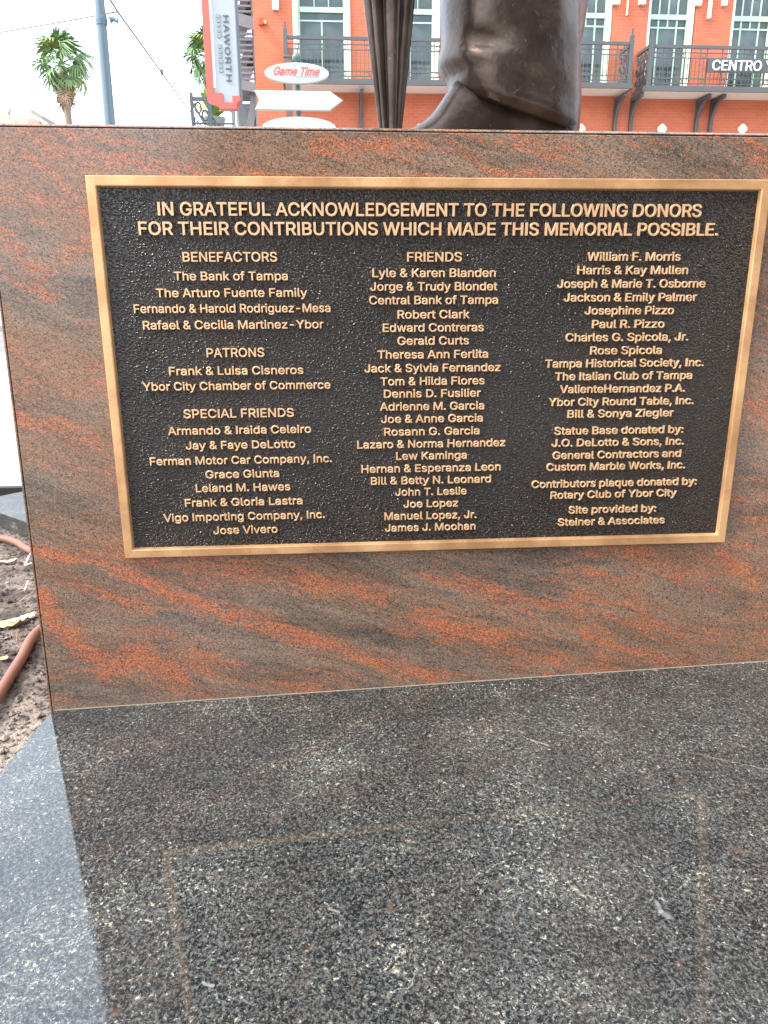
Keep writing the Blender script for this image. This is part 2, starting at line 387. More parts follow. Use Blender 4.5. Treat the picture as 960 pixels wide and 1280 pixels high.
# crumbs of soil lying loose
m = MB()
for k in range(1500):
    y = rnd.uniform(-.5, 1.6); x = -.81 - abs(rnd.gauss(0, .22)) - max(0, y)*rnd.uniform(0, .35); r = rnd.choice((.002, .003, .003, .005, .009))*rnd.uniform(.7, 1.3)
    z = soil_z(x, y)+r*.3
    ring = [Vector((math.cos(a)*rnd.uniform(.7,1.2), math.sin(a)*rnd.uniform(.7,1.2), rnd.uniform(-.3,.3)))*r for a in (0, 1.25, 2.5, 3.77, 5.02)]
    vs = [Vector((x,y,z))+q for q in ring]+[Vector((x, y, z+r*.8)), Vector((x, y, z-r*.8))]
    m.add(vs, [(i, (i+1) % 5, 5) for i in range(5)]+[((i+1) % 5, i, 6) for i in range(5)])
tag(m.build('soil_crumbs', SOIL), kind='stuff')
def wedge(name, pts, z0, z1, mat, bevel=.004):
    mb = MB(); n = len(pts); mb.add([(x,y,z0) for x,y in pts]+[(x,y,z1) for x,y in pts], [tuple(range(n))[::-1], tuple(range(n,2*n))]+[(i,(i+1)%n,(i+1)%n+n,i+n) for i in range(n)])
    return tag(mb.build(name, mat, bevel=bevel), kind='structure')
A_, B_ = G(0,641,.125), G(30,651.5,.125); C_, D_ = G(0,620,.125), G(24,615,.125)
def ext(p, q, x): t = (x-p.x)/(q.x-p.x); return (x, p.y+(q.y-p.y)*t)
wedge('granite_border', [ext(A_,B_,A_.x-.18), ext(A_,B_,-.62), (2.95, 1.1), (2.95, 1.9), ext(C_,D_,-.5), ext(C_,D_,A_.x-.18)], -.02, .125, BORDERG)
WY = G(12,607,.135).y
block('granite_border', -3.1, 2.95, -1.75, -1.47, -.02, .13, BORDERG, .004)
block('granite_border', 2.85, 3.1, -1.468, 1.698, -.02, .128, BORDERG, .004)
block('granite_border', -3.3, -3.05, -1.468, 1.698, -.02, .128, BORDERG, .004)
block('walk_edge_shade', -120, 120, WY-.035, WY-.001, -.02, .1335, plain('painted_edge_shade', (.018,.017,.016), .85), 0)  # near-black strip: shade on the walk's front face put into the colour
block('gap_shade', -3.0, 2.9, 1.25, WY-.036, -.02, .055, plain('painted_gap_shade', (.02,.016,.013), .95), 0)  # dark plate painting the shadow down in the gap
block('walk', -120, 120, WY, 8.84, -.02, .135, CONC, .01)

# ------------------------------------------------------------------ polished black granite plinth slab
sl = MB()
def slab_corner(x, y): return (x, y, slab_z(x, y))
c4 = [(-.800, .0120), (.86, .0120), (.90, -1.38), (-.891, -1.38)]
top = [slab_corner(x, y) for x, y in c4]; bot = [(x, y, z-.10) for x, y, z in top]
sl.add(top+bot, [(0,1,2,3),(7,6,5,4)]+[(i,(i+1) % 4,(i+1) % 4+4,i+4) for i in range(4)])
slab = sl.build('granite_slab', BLACKG, bevel=.0015)
tag(slab, 'polished black granite slab flecked with cream lying at the foot of the red pedestal', 'slab')
# grains of spilt white grit on the joint and slab
m = MB()
for k in range(34):
    if k < 22: x, y = rnd.gauss(.115, .045), -abs(rnd.gauss(0, .03))-.002
    else: x, y = rnd.uniform(-.6, .75), -rnd.uniform(.0, .6)
    r = rnd.uniform(.0005, .0011); z = slab_z(x, y)+r*.5
    m.box(x-r, x+r, y-r, y+r, z-r*.5, z+r)
tag(m.build('white_grit', plain('white_grit', (.45,.43,.38), .8)), kind='stuff')

# ------------------------------------------------------------------ red granite pedestal
PR = Vector((0, .55, 0))
def loc(px, py):
    q = P(px, py, .014); return q.x-PR.x, q.z-PR.z
CAPS = []
def vein(pts, w, s=1.0):
    for (a, b), (c, d) in zip(pts[:-1], pts[1:]):
        x0, z0 = loc(a, b); x1, z1 = loc(c, d); CAPS.append((x0, z0, x1, z1, w, s))
vein([(45,688),(130,706),(205,738),(330,782),(520,840)], .013, .95)
vein([(52,752),(88,800),(135,832)], .020)
vein([(135,834),(175,822),(228,844)], .024)
vein([(250,697),(350,722),(480,742)], .020, .75)
vein([(345,792),(480,828),(560,846)], .010, .8)
vein([(240,812),(290,835)], .014, .7)
vein([(520,775),(600,800),(650,795)], .022, .8)
vein([(540,720),(720,762),(850,790)], .013, .75)
vein([(730,792),(840,828)], .009, .9)
vein([(905,690),(945,722)], .018, .9)
vein([(700,708),(800,728)], .012, .6)
vein([(905,830),(960,800)], .010, .6)
vein([(10,520),(70,532),(120,552)], .013, .8)
vein([(0,242),(60,250),(100,258)], .010, .75)
vein([(14,300),(50,335)], .020, .7)
vein([(72,322),(112,305)], .014, .7)
vein([(0,338),(60,368)], .012, .7)
vein([(35,470),(110,500)], .014, .55)
vein([(135,168),(160,185)], .022, .6)
vein([(400,178),(520,188)], .018, .7)
vein([(640,176),(720,192)], .012, .7)
vein([(925,172),(962,200)], .018, .7)
vein([(935,640),(960,660)], .014, .7)
RED = granite_red(CAPS)
ped = thing('granite_pedestal', 'red and grey streaked granite pedestal carrying the bronze statue and donor plaque', 'pedestal', PR)
zt = lambda x: 1.2330 - .0025*(x+.75)
def xl(z): return -.8062 + .0147*z
def xr(z): return .8062 - .0147*z
YF, YB = .014, 1.114
def panel(x0a, x0b, x1a, x1b, zA, zB0, zB1, y0, y1, name, bevel=.0012):
    mm = MB(); mm.prism([(x0a, zA), (x1a, zA), (x1b, zB1), (x0b, zB0)], y0, y1); return mm.build(name, RED, ped, bevel=bevel)
e = .0052
zp = lambda x: zt(x)-.0062
panel(xl(.0)+e, xl(1.22)+e, xr(.0)-e, xr(1.22)-e, -.02, zp(-.8), zp(.8), YF, YF+.03, 'front_panel', .0016)
panel(xl(.0)+e, xl(1.22)+e, xr(.0)-e, xr(1.22)-e, -.02, zp(-.8), zp(.8), YB-.03, YB, 'back_panel')
for sgn in (-1, 1):
    mm = MB()
    X = lambda z, d: (xl(z)+d) if sgn < 0 else (xr(z)-d)
    vs = [(X(z, d), y, z if z < .1 else zp(sgn*.8)) for z in (-.02, 1.22) for y in (YF+.0006, YB-.0006) for d in (0, .0036)]
    mm.add(vs, [(0,2,3,1),(4,5,7,6),(0,1,5,4),(2,6,7,3),(0,4,6,2),(1,3,7,5)])
    mm.build('side_panel', RED, ped, bevel=.0008)
mm = MB()
vs = []
for z in (-.02, 1.0):
    for (x, y) in ((xl(z)+.004, YF+.006), (xr(z)-.004, YF+.006), (xr(z)-.004, YB-.006), (xl(z)+.004, YB-.006)):
        vs.append((x, y, z if z < 0 else zt(x)-.0046))
mm.add(vs, [(3,2,1,0),(4,5,6,7)]+[(i,(i+1) % 4,(i+1) % 4+4,i+4) for i in range(4)])
mm.build('core', DARKJ, ped)
mm = MB()
vs = []
for dz, ins in ((-.0044, 0.0), (-.0030, .0002), (.0, .0042)):
    for (sx, y) in ((-1, YF+ins), (1, YF+ins), (1, YB-ins), (-1, YB-ins)):
        x = sx*(abs(xl(1.23))-ins); vs.append((x, y, zt(x)+dz))
f = [(3,2,1,0)]+[(i+4*k,(i+1) % 4+4*k,(i+1) % 4+4*k+4,i+4*k+4) for k in range(2) for i in range(4)]+[(8,9,10,11)]
mm.add(vs, f); mm.build('top_slab', RED, ped)
mm = MB()                                         # pale joint filler where pedestal meets slab
pts = [(-.795+i*.0397) for i in range(41)]
for i in range(40):
    a, b = pts[i], pts[i+1]
    h0 = .0006+.0008*noise.noise(Vector((a*30,0,0))); h1 = .0006+.0008*noise.noise(Vector((b*30,0,0)))
    mm.add([(a,.0105,slab_z(a,.012)-.001),(b,.0105,slab_z(b,.012)-.001),(b,.0138,slab_z(b,.012)+h1),(a,.0138,slab_z(a,.012)+h0)], [(0,1,2,3)])
mm.build('joint_filler', MORTAR, ped)

# ------------------------------------------------------------------ text
FONT = None
try:
    fp = os.path.join(bpy.utils.resource_path('LOCAL'), 'datafiles', 'fonts', 'Inter.woff2')
    if os.path.exists(fp): FONT = bpy.data.fonts.load(fp)
except Exception: FONT = None
def text_loops(s, res, shear, spacing):
    """outlines of the words at size 1 as closed loops of points"""
    cu = bpy.data.curves.new('t', 'FONT'); cu.body = s; cu.size = 1.0
    if FONT: cu.font = FONT
    cu.fill_mode = 'NONE'; cu.resolution_u = res; cu.shear = shear; cu.space_character = spacing
    o = bpy.data.objects.new('t', cu); COL.objects.link(o)
    me = bpy.data.meshes.new_from_object(o.evaluated_get(bpy.context.evaluated_depsgraph_get()))
    V = [(p.co.x, p.co.y) for p in me.vertices]; nb = {}
    for e_ in me.edges:
        p, q = e_.vertices; nb.setdefault(p, []).append(q); nb.setdefault(q, []).append(p)
    seen = set(); loops = []
    for v0 in nb:
        if v0 in seen: continue
        lp = [v0]; seen.add(v0); cur = v0
        while True:
            nx_ = [q for q in nb[cur] if q not in seen]
            if not nx_: break
            cur = nx_[0] if len(lp) > 1 else min(nb[cur], key=lambda q: abs(q-cur)); seen.add(cur); lp.append(cur)
        pts = [V[k] for k in lp]
        if lp[0] > lp[-1] and lp[0]-lp[1] > 0: pass
        cl = []
        for p in pts:
            if not cl or (p[0]-cl[-1][0])**2+(p[1]-cl[-1][1])**2 > 1e-9: cl.append(p)
        if len(cl) > 2 and (cl[0][0]-cl[-1][0])**2+(cl[0][1]-cl[-1][1])**2 < 1e-9: cl.pop()
        if len(cl) > 2:
            # keep the direction in which the outline was drawn
            if len(lp) > 2 and lp[1] < lp[0]: cl.reverse()
            loops.append(cl)
    COL.objects.unlink(o); bpy.data.objects.remove(o); bpy.data.curves.remove(cu); bpy.data.meshes.remove(me)
    return loops
def area(l): return .5*sum(l[i-1][0]*l[i][1]-l[i][0]*l[i-1][1] for i in range(len(l)))
def inside(p, l):
    c = False
    for i in range(len(l)):
        x1, y1 = l[i-1]; x2, y2 = l[i]
        if (y1 > p[1]) != (y2 > p[1]) and p[0] < (x2-x1)*(p[1]-y1)/(y2-y1)+x1: c = not c
    return c
def grow(l, d):                              # move an outline outward (to the right of its direction) by d
    n = len(l); out = []
    for i in range(n):
        p, q, r = Vector(l[i-1]), Vector(l[i]), Vector(l[(i+1) % n])
        e1, e2 = (q-p).normalized(), (r-q).normalized(); n1, n2 = Vector((e1.y, -e1.x)), Vector((e2.y, -e2.x))
        m = n1+n2
        if m.length < .3: out.append(tuple(q+n1*d)); continue
        m.normalize(); out.append(tuple(q+m*d/max(.5, m.dot(n1))))
    return out
GCACHE = {}
def glyph(x0, loops, f_, ch):
    """one letter as triangles: the union of its grown contours, its boundary edges and the inward directions there"""
    key = (round(f_, 4), tuple(tuple((round(p[0]-x0, 3), round(p[1], 3)) for p in l) for l in loops))
    if key in GCACHE: return GCACHE[key]
    from mathutils.geometry import delaunay_2d_cdt
    ls = [grow([(p[0]-x0, p[1]) for p in l], f_) for l in loops]
    verts, edges = [], []
    for l in ls:
        n0 = len(verts); verts += [Vector(p) for p in l]; edges += [(n0+i, n0+(i+1) % len(l)) for i in range(len(l))]
    V, E_, F, *_r = delaunay_2d_cdt(verts, edges, [], 0, 1e-5)
    keep = []
    for t in F:
        cx = sum(V[k].x for k in t)/len(t); cy = sum(V[k].y for k in t)/len(t); wn_ = 0
        for l in ls:
            A = np.array(l); Bq = np.roll(A, -1, 0)
            up_ = (A[:,1] <= cy) & (Bq[:,1] > cy); dn_ = (A[:,1] > cy) & (Bq[:,1] <= cy)
            side = (Bq[:,0]-A[:,0])*(cy-A[:,1])-(cx-A[:,0])*(Bq[:,1]-A[:,1])
            wn_ += int((up_ & (side > 0)).sum())-int((dn_ & (side < 0)).sum())
        if wn_ > 0: keep.append(tuple(t))
    cnt = {}
    for t in keep:
        for i in range(len(t)): cnt[(t[i], t[(i+1) % len(t)])] = 1
    bd = [e_ for e_ in cnt if (e_[1], e_[0]) not in cnt]
    IN = [Vector((0, 0)) for _ in V]
    for p, q in bd:
        d_ = (V[q]-V[p]).normalized(); nn = Vector((-d_.y, d_.x)); IN[p] = IN[p]+nn; IN[q] = IN[q]+nn
    IN = [tuple(v.normalized()) if v.length > 1e-6 else (0, 0) for v in IN]
    GCACHE[key] = ([(v.x, v.y) for v in V], keep, bd, IN); return GCACHE[key]
def straight_i(loops, shear):
    """the font draws capital I with serifs: make it a plain stem and close the gap"""
    if shear: return loops
    loops = sorted([list(l) for l in loops], key=lambda l: min(p[0] for p in l)); k = 0
    while k < len(loops):
        l = loops[k]
        x0 = min(p[0] for p in l); x1 = max(p[0] for p in l); y0 = min(p[1] for p in l); y1 = max(p[1] for p in l)
        if len(l) == 12 and abs((y1-y0)-CAPH) < .02 and abs(y0) < .02 and all(min(abs(l[i-1][0]-l[i][0]), abs(l[i-1][1]-l[i][1])) < 1e-3 for i in range(12)) \
           and not inside((x0+.12*(x1-x0), (y0+y1)/2), l) and not inside((x1-.12*(x1-x0), (y0+y1)/2), l):
            sw = .074; cut = (x1-x0-sw)-.05; xa = x0+.025
            loops[k] = [(xa, y0), (xa+sw, y0), (xa+sw, y1), (xa, y1)] if area(l) > 0 else [(xa, y0), (xa, y1), (xa+sw, y1), (xa+sw, y0)]
            for j in range(k+1, len(loops)): loops[j] = [(p[0]-cut, p[1]) for p in loops[j]]
        k += 1
    return loops
def text_obj(name, s, mat, parent, centre, width, cap, depth, turn=0.0, res=3, shear=0.0, spacing=1.0, fat=0.0, chamfer=0.0):
    """raised words facing the viewer (-Y) of given width and capital height; centre = middle of the capitals at the face"""
    loops = straight_i(text_loops(s, res, shear, spacing), shear)
    sc = cap/CAPH; f_ = fat/sc; ch = chamfer/sc
    if sum(area(l) for l in loops) < 0: loops = [l[::-1] for l in loops]        # outers run anticlockwise, holes clockwise
    xs_ = [p[0] for l in loops for p in l]; xm, w0 = (min(xs_)+max(xs_))/2, max(xs_)-min(xs_)
    sx = width/w0 if width else sc; ct, st_ = math.cos(turn), math.sin(turn)
    boxes = [(min(p[0] for p in l), max(p[0] for p in l), l) for l in loops]; boxes.sort(key=lambda q: q[0])
    groups = []
    for x0_, x1_, l in boxes:                             # contours that overlap in x belong to one letter
        if groups and x0_ < groups[-1][1]-.002: groups[-1][1] = max(groups[-1][1], x1_); groups[-1][2].append(l)
        else: groups.append([x0_, x1_, [l]])
    mb = MB()
    def put(p, D): X = (p[0]-xm)*sx; Z = (p[1]-CAPH/2)*sc; return (centre[0]+X*ct+Z*st_, centre[1]+D, centre[2]-X*st_+Z*ct)
    for x0_, x1_, ls in groups:
        V, F, E2, IN = glyph(x0_, ls, f_, ch)
        n = len(V)
        top = [put((p[0]+x0_+q[0]*ch, p[1]+q[1]*ch), 0) for p, q in zip(V, IN)]
        rim = [put((p[0]+x0_, p[1]), chamfer) for p in V]; low = [put((p[0]+x0_, p[1]), depth) for p in V]
        mb.add(top+rim+low, [tuple(t) for t in F]+[(p+n*q, p+n*q+n, r+n*q+n, r+n*q) for p, r in E2 for q in (0, 1)])
    off = rootloc(parent); me = bpy.data.meshes.new(name)
    me.from_pydata([tuple(Vector(v)-off) for v in mb.v], [], mb.f); me.materials.append(mat); me.update()
    o = bpy.data.objects.new(name, me); COL.objects.link(o); o.parent = parent
    return o
CAPH = max(p[1] for l in text_loops('H', 2, 0, 1) for p in l)

# ------------------------------------------------------------------ bronze donor plaque
PW, PH = 1.2271/2, .35
plq = thing('donor_plaque', 'dark bronze plaque listing donors in raised letters inside a bright bronze frame', 'plaque', (0, .013, PZ))
PLM, FRM, LTM = plaque_mat(), bronze_frame_mat(), letter_mat()
mb = MB(); mb.box(-PW+.016, PW-.016, .0075, .0132, PZ-PH+.016, PZ+PH-.016); mb.build('background_plate', PLM, plq)
prof = [(0, .0132), (0, .0010), (.0010, 0), (.0150, .0004), (.0168, .0012), (.0195, .0085)]
mit = [(-1,-1),(1,-1),(1,1),(-1,1)]
rings = [[(sx*(PW-i), y, PZ+sz*(PH-i)) for sx, sz in mit] for i, y in prof]
for k in range(4):                            # four mitred sides of the frame
    mb = MB(); q = (k+1) % 4
    for a, b in zip(rings[:-1], rings[1:]): mb.add([a[k], a[q], b[q], b[k]], [(0,1,2,3)])
    mb.add([rings[0][k], rings[0][q], rings[-1][q], rings[-1][k]], [(3,2,1,0)])
    mb.build('frame_side', FRM, plq)
LINES = [
    ("IN GRATEFUL ACKNOWLEDGEMENT TO THE FOLLOWING DONORS", -0.0036, 0.9831, 0.2968),
    ("FOR THEIR CONTRIBUTIONS WHICH MADE THIS MEMORIAL POSSIBLE.", -0.0035, 1.0550, 0.2644),
    ("BENEFACTORS", -0.3763, 0.1671, 0.2166),
    ("The Bank of Tampa", -0.3752, 0.2024, 0.1838),
    ("The Arturo Fuente Family", -0.3758, 0.2711, 0.1547),
    ("Fernando & Harold Rodriguez-Mesa", -0.3761, 0.3548, 0.1273),
    ("Rafael & Cecilia Martinez-Ybor", -0.3751, 0.3279, 0.0982),
    ("PATRONS", -0.3763, 0.1055, 0.0478),
    ("Frank & Luisa Cisneros", -0.3761, 0.2478, 0.0148),
    ("Ybor City Chamber of Commerce", -0.3762, 0.3486, -0.0134),
    ("SPECIAL FRIENDS", -0.3764, 0.2068, -0.0654),
    ("Armando & Iraida Celeiro", -0.3756, 0.2700, -0.0976),
    ("Jay & Faye DeLotto", -0.3761, 0.2078, -0.1263),
    ("Ferman Motor Car Company, Inc.", -0.3775, 0.3477, -0.1561),
    ("Grace Giunta", -0.3757, 0.1411, -0.1839),
    ("Leland M. Hawes", -0.3755, 0.1819, -0.2112),
    ("Frank & Gloria Lastra", -0.3761, 0.2279, -0.2403),
    ("Vigo Importing Company, Inc.", -0.3764, 0.3149, -0.2698),
    ("Jose Vivero", -0.3758, 0.1254, -0.2980),
    ("FRIENDS", -0.0030, 0.0999, 0.2164),
    ("Lyle & Karen Blanden", -0.0035, 0.2274, 0.1886),
    ("Jorge & Trudy Blondet", -0.0038, 0.2359, 0.1647),
    ("Central Bank of Tampa", -0.0034, 0.2401, 0.1405),
    ("Robert Clark", -0.0027, 0.1349, 0.1147),
    ("Edward Contreras", -0.0036, 0.1898, 0.0908),
    ("Gerald Curts", -0.0042, 0.1347, 0.0666),
    ("Theresa Ann Ferlita", -0.0042, 0.2099, 0.0415),
    ("Jack & Sylvia Fernandez", -0.0036, 0.2598, 0.0161),
    ("Tom & Hilda Flores", -0.0035, 0.1997, -0.0087),
    ("Dennis D. Fusilier", -0.0040, 0.1867, -0.0323),
    ("Adrienne M. Garcia", -0.0043, 0.2015, -0.0569),
    ("Joe & Anne Garcia", -0.0047, 0.1978, -0.0809),
    ("Rosann G. Garcia", -0.0044, 0.1862, -0.1059),
    ("Lazaro & Norma Hernandez", -0.0034, 0.2909, -0.1304),
    ("Lew Kaminga", -0.0046, 0.1390, -0.1543),
    ("Hernan & Esperanza Leon", -0.0035, 0.2761, -0.1793),
    ("Bill & Betty N. Leonard", -0.0034, 0.2391, -0.2037),
    ("John T. Leslie", -0.0043, 0.1425, -0.2274),
    ("Joe Lopez", -0.0048, 0.1094, -0.2522),
    ("Manuel Lopez, Jr.", -0.0050, 0.1858, -0.2772),
    ("James J. Moohan", -0.0046, 0.1834, -0.3017),
    ("William F. Morris", 0.3695, 0.1765, 0.2169),
    ("Harris & Kay Mullen", 0.3688, 0.2110, 0.1929),
    ("Joseph & Marie T. Osborne", 0.3707, 0.2843, 0.1686),
    ("Jackson & Emily Palmer", 0.3689, 0.2563, 0.1440),
    ("Josephine Pizzo", 0.3684, 0.1722, 0.1200),
    ("Paul R. Pizzo", 0.3697, 0.1403, 0.0950),
    ("Charles G. Spicola, Jr.", 0.3685, 0.2396, 0.0705),
    ("Rose Spicola", 0.3687, 0.1401, 0.0457),
    ("Tampa Historical Society, Inc.", 0.3694, 0.3131, 0.0215),
    ("The Italian Club of Tampa", 0.3689, 0.2717, -0.0030),
    ("ValienteHernandez P.A.", 0.3686, 0.2490, -0.0277),
    ("Ybor City Round Table, Inc.", 0.3686, 0.2903, -0.0526),
    ("Bill & Sonya Ziegler", 0.3695, 0.2127, -0.0762),
    ("Statue Base donated by:", 0.3686, 0.2610, -0.1096),
    ("J.O. DeLotto & Sons, Inc.", 0.3675, 0.2687, -0.1336),
    ("General Contractors and", 0.3688, 0.2618, -0.1588),
    ("Custom Marble Works, Inc.", 0.3685, 0.2843, -0.1825),
    ("Contributors plaque donated by:", 0.3694, 0.3407, -0.2173),
    ("Rotary Club of Ybor City", 0.3700, 0.2608, -0.2407),
    ("Site provided by:", 0.3690, 0.1821, -0.2728),
    ("Steiner & Associates", 0.3697, 0.2233, -0.2984),
]
for s, cx, w, cz in LINES:
    if len(s) > 45: cap, off, dep = .0212, .007, .0052
    else: cap, off, dep = (.0146, .006, .0045); cx = -.3748 if cx < -.2 else (-.0050 if cx < .2 else .3690)
    if s.isupper() and len(s) < 45: cap = .0158
    text_obj('text_line', s, LTM, plq, (cx, .0075-dep-.0002, PZ+cz), w, cap, dep, res=3, fat=.00058 if cap > .02 else .00034, chamfer=.0003)

# ------------------------------------------------------------------ bronze statue: legs, shoes and furled umbrella
ZT = 1.2325
stt = thing('bronze_statue', 'dark brown bronze statue of a standing man, umbrella, on the granite pedestal', 'statue', (.2, .35, ZT))
def fold_noise(x, y, z): return noise.noise(Vector((x, y, z)))
def leg(Y, LE, RE, hemf, hemb, ztop, hy, seed, name='trouser_leg'):
    """LE/RE: silhouettes as (py, px) pairs; hem slants from hemf (left) to hemb (right)"""
    rings = []; n = 96; K = 60
    def edge(E, z):
        pts = [(P(px, py, Y).z, P(px, py, Y).x) for py, px in E]; pts.sort()
        return float(np.interp(z, [a for a, b in pts], [b for a, b in pts]))
    zf, zb = P(*hemf, Y).z, P(*hemb, Y).z
    for i in range(K+1):
        t = (i/K)**1.25
        ring = []
        for k in range(n):
            a = 2*math.pi*k/n; ca, sa = math.cos(a), math.sin(a)
            zh = zf + (zb-zf)*(.5+.5*ca)**.72
            z = zh + (ztop-zh)*t
            l, r = edge(LE, z), edge(RE, z); xc, hx = (l+r)/2, (r-l)/2
            ex = abs(ca)**.86*math.copysign(1, ca); ey = abs(sa)**.86*math.copysign(1, sa)
            d = 0
            # drapery: soft oblique folds that gather above the instep on the left
            hgt = z-zh
            g = math.exp(-(hgt/.10)**2)
            d -= .010*(1-abs(ca)**3)*math.exp(-((hgt-.026-.02*(ca+.6))/.006)**2)*max(0, -ca+.1)
            d += .006*g*math.sin(hgt*75 + 2.4*ca + seed)*(.35+.65*max(0, -ca))
            d += .007*fold_noise(ca*1.3+seed, sa*1.3, z*7)+.004*fold_noise(ca*3+seed, sa*3, z*15)
            d -= .020*(1-abs(ca)**3)*math.exp(-((hgt-.098-.03*(ca+.6))/.012)**2)*math.exp(-((ca+.45)/.30)**2)*(1 if sa < 0 else .3)
            d += .009*(1-abs(ca)**3)*math.exp(-((hgt-.066-.03*(ca+.6))/.018)**2)*math.exp(-((ca+.55)/.4)**2)
            m_ = .010*math.exp(-(hgt/.012)**2)
            ring.append((xc+(hx+d*.6-m_)*ex, Y+(hy+d-m_)*ey, z))
        rings.append(ring)
    mb = MB(); mb.loft(rings); return mb.build(name, STAT, stt, smooth=True)
leg(.26, [(-700,548),(0,553),(30,552),(60,551),(78,550.5),(86,552),(93,557),(98,561),(104,559),(114,555)], [(-700,720),(0,721),(80,721),(150,720),(175,719)], (555,114), (719,180), 2.25, .125, 0)
leg(.66, [(-700,540),(0,575),(170,590)], [(-700,745),(0,731),(40,726),(80,716),(175,704)], (580,110), (702,175), 2.25, .12, 4.2)
def shoe(Y, top, hw, x_shift=0, name='shoe'):
    rings = []
    pts = [(P(px, py, Y).x+x_shift, P(px, py, Y).z) for px, py in top]
    for j, (x, z) in enumerate(pts):
        w = hw[j]; n = 28; ring = []
        h = z-ZT
        for k in range(n):
            a = 2*math.pi*k/n; ca, sa = math.cos(a), math.sin(a)
            yy = w*math.copysign(abs(ca)**.95, ca)
            zz = ZT + .012 + max(0, sa)**1.0*(h-.012) if sa > 0 else ZT+.012-.012*abs(sa)**.3
            ring.append((x+.0*sa, Y+yy, zz))
        rings.append(ring)
    mb = MB(); mb.loft(rings); return mb.build(name, STAT, stt, smooth=True, subd=1)
shoe(.22, [(497,175),(502,168),(512,161.5),(524,156),(538,146),(552,126),(562,109),(575,94),(600,88),(640,90),(680,96),(705,104),(716,120),(718,150)],
     [.012,.030,.046,.055,.060,.062,.060,.058,.056,.055,.055,.052,.045,.03])
shoe(.62, [(556,150),(562,130),(575,118),(600,110),(640,110),(670,112),(690,125),(696,150)],
     [.05,.060,.060,.056,.055,.055,.05,.04], 0)
# welt of the front shoe and the punched row of holes over its toe
wl = []
for k in range(60):
    a = 2*math.pi*k/60; wl.append((P(607,150,.22).x+.181*math.cos(a), .22+.067*math.copysign(abs(math.sin(a))**.8, math.sin(a)), ZT+.008))
mb = MB(); mb.tube(wl+[wl[0]], .006, 8, cap=False); mb.build('shoe_welt', STAT, stt, smooth=True)
# furled umbrella whose folds hang close together
rings = []; n = 140; UY = .15
for i in range(41):
    t = i/40; z = ZT + t*.78
    # silhouette measured on the photograph from y=160 up to y=0, then drawn on upwards
    zl = [P(472,160,UY).z, P(453,0,UY).z]
    l = np.interp(z, [zl[0], zl[1]], [P(472,160,UY).x, P(452.5,0,UY).x]); r = np.interp(z, [zl[0], zl[1]], [P(502.5,160,UY).x, P(519.5,0,UY).x])
    if z > zl[1]: l -= .016*(z-zl[1])/.3; r += .016*(z-zl[1])/.3
    xc, h = (l+r)/2, (r-l)/2
    if t > .93: h *= 1-(t-.93)*9
    ring = []
    for k in range(n):
        a = 2*math.pi*k/n
        ph = a + .12*math.sin(3*a+1) + .25*t + .12*fold_noise(t*2, 0, 3)
        pleat = (abs(math.sin(ph*4+.5))**.75)
        dr = 1 - .34*(1-pleat) + .06*fold_noise(math.cos(a)*2, math.sin(a)*2, z*5)
        ring.append((xc+h*dr*math.cos(a), UY+h*.92*dr*math.sin(a), z))
    rings.append(ring)
mb = MB(); mb.loft(rings); mb.build('furled_umbrella', STAT, stt, smooth=True)
mb = MB(); mb.tube([(P(486,-60,UY).x, UY, ZT+.7), (P(486,-60,UY).x, UY, ZT+1.0), (P(486,-60,UY).x+.03, UY+.05, ZT+1.1)], .016, 12); mb.build('umbrella_handle', STAT, stt, smooth=True)
# skirts of the frock coat, above the frame
rings = []
for i in range(20):
    t = i/19; z = 2.02+t*.75; ring = []
    for k in range(80):
        a = 2*math.pi*k/80; f_w = 1+.07*math.sin(a*9+t)*(1-t)
        ring.append((.215+(.27-.09*t)*f_w*math.cos(a), .46+(.36-.16*t)*f_w*math.sin(a), z))
    rings.append(ring)
mb = MB(); mb.loft(rings); mb.build('coat_skirt', STAT, stt, smooth=True)

# ------------------------------------------------------------------ brick building behind
FY = 21.5; BY = 20.62
bx0 = P(319, 80, FY).x; bx1 = 34.0
bz1 = 14.5
bld = thing('brick_building', 'long orange brick building with iron balconies and green framed windows across the road', 'building', (bx0, FY, 0))
zdeck = P(600, 103, BY).z; zt_win = P(850, -75, FY).z
ops = [(370,435,'tall'),(482,547,'tall'),(594,652,'lights'),(705,763,'lights'),(808,866,'lights'),(912,970,'lights'),(1015,1073,'lights'),(1118,1176,'lights')]
opx = [(P(a,50,FY).x, P(b,50,FY).x, k) for a, b, k in ops]
mb = MB(); prev = bx0
for a, b, k in opx:
    mb.box(prev, a, FY, FY+.34, zdeck-.02, zt_win); prev = b
mb.box(prev, bx1, FY, FY+.34, zdeck-.02, zt_win)
mb.box(bx0, bx1, FY, FY+.34, zt_win, bz1)
mb.box(bx0, bx1, FY, FY+.34, 0, zdeck-.02)
mb.box(bx0, bx0+.3, FY+.34, FY+12, 0, bz1); mb.box(bx1-.3, bx1, FY+.34, FY+12, 0, bz1); mb.box(bx0+.3, bx1-.3, FY+11.7, FY+12, 0, bz1)
mb.build('wall', BRICK, bld)
mb = MB(); mb.box(bx0-.12, bx1+.12, FY-.25, FY+12.1, bz1, bz1+.35); mb.build('roof', CREAM, bld)
mb = MB(); mb.box(bx0+.31, bx1-.31, FY+1.6, FY+1.7, 0, bz1-.1); mb.build('inner_wall', plain('dim_interior', (.12,.12,.12), .9), bld)
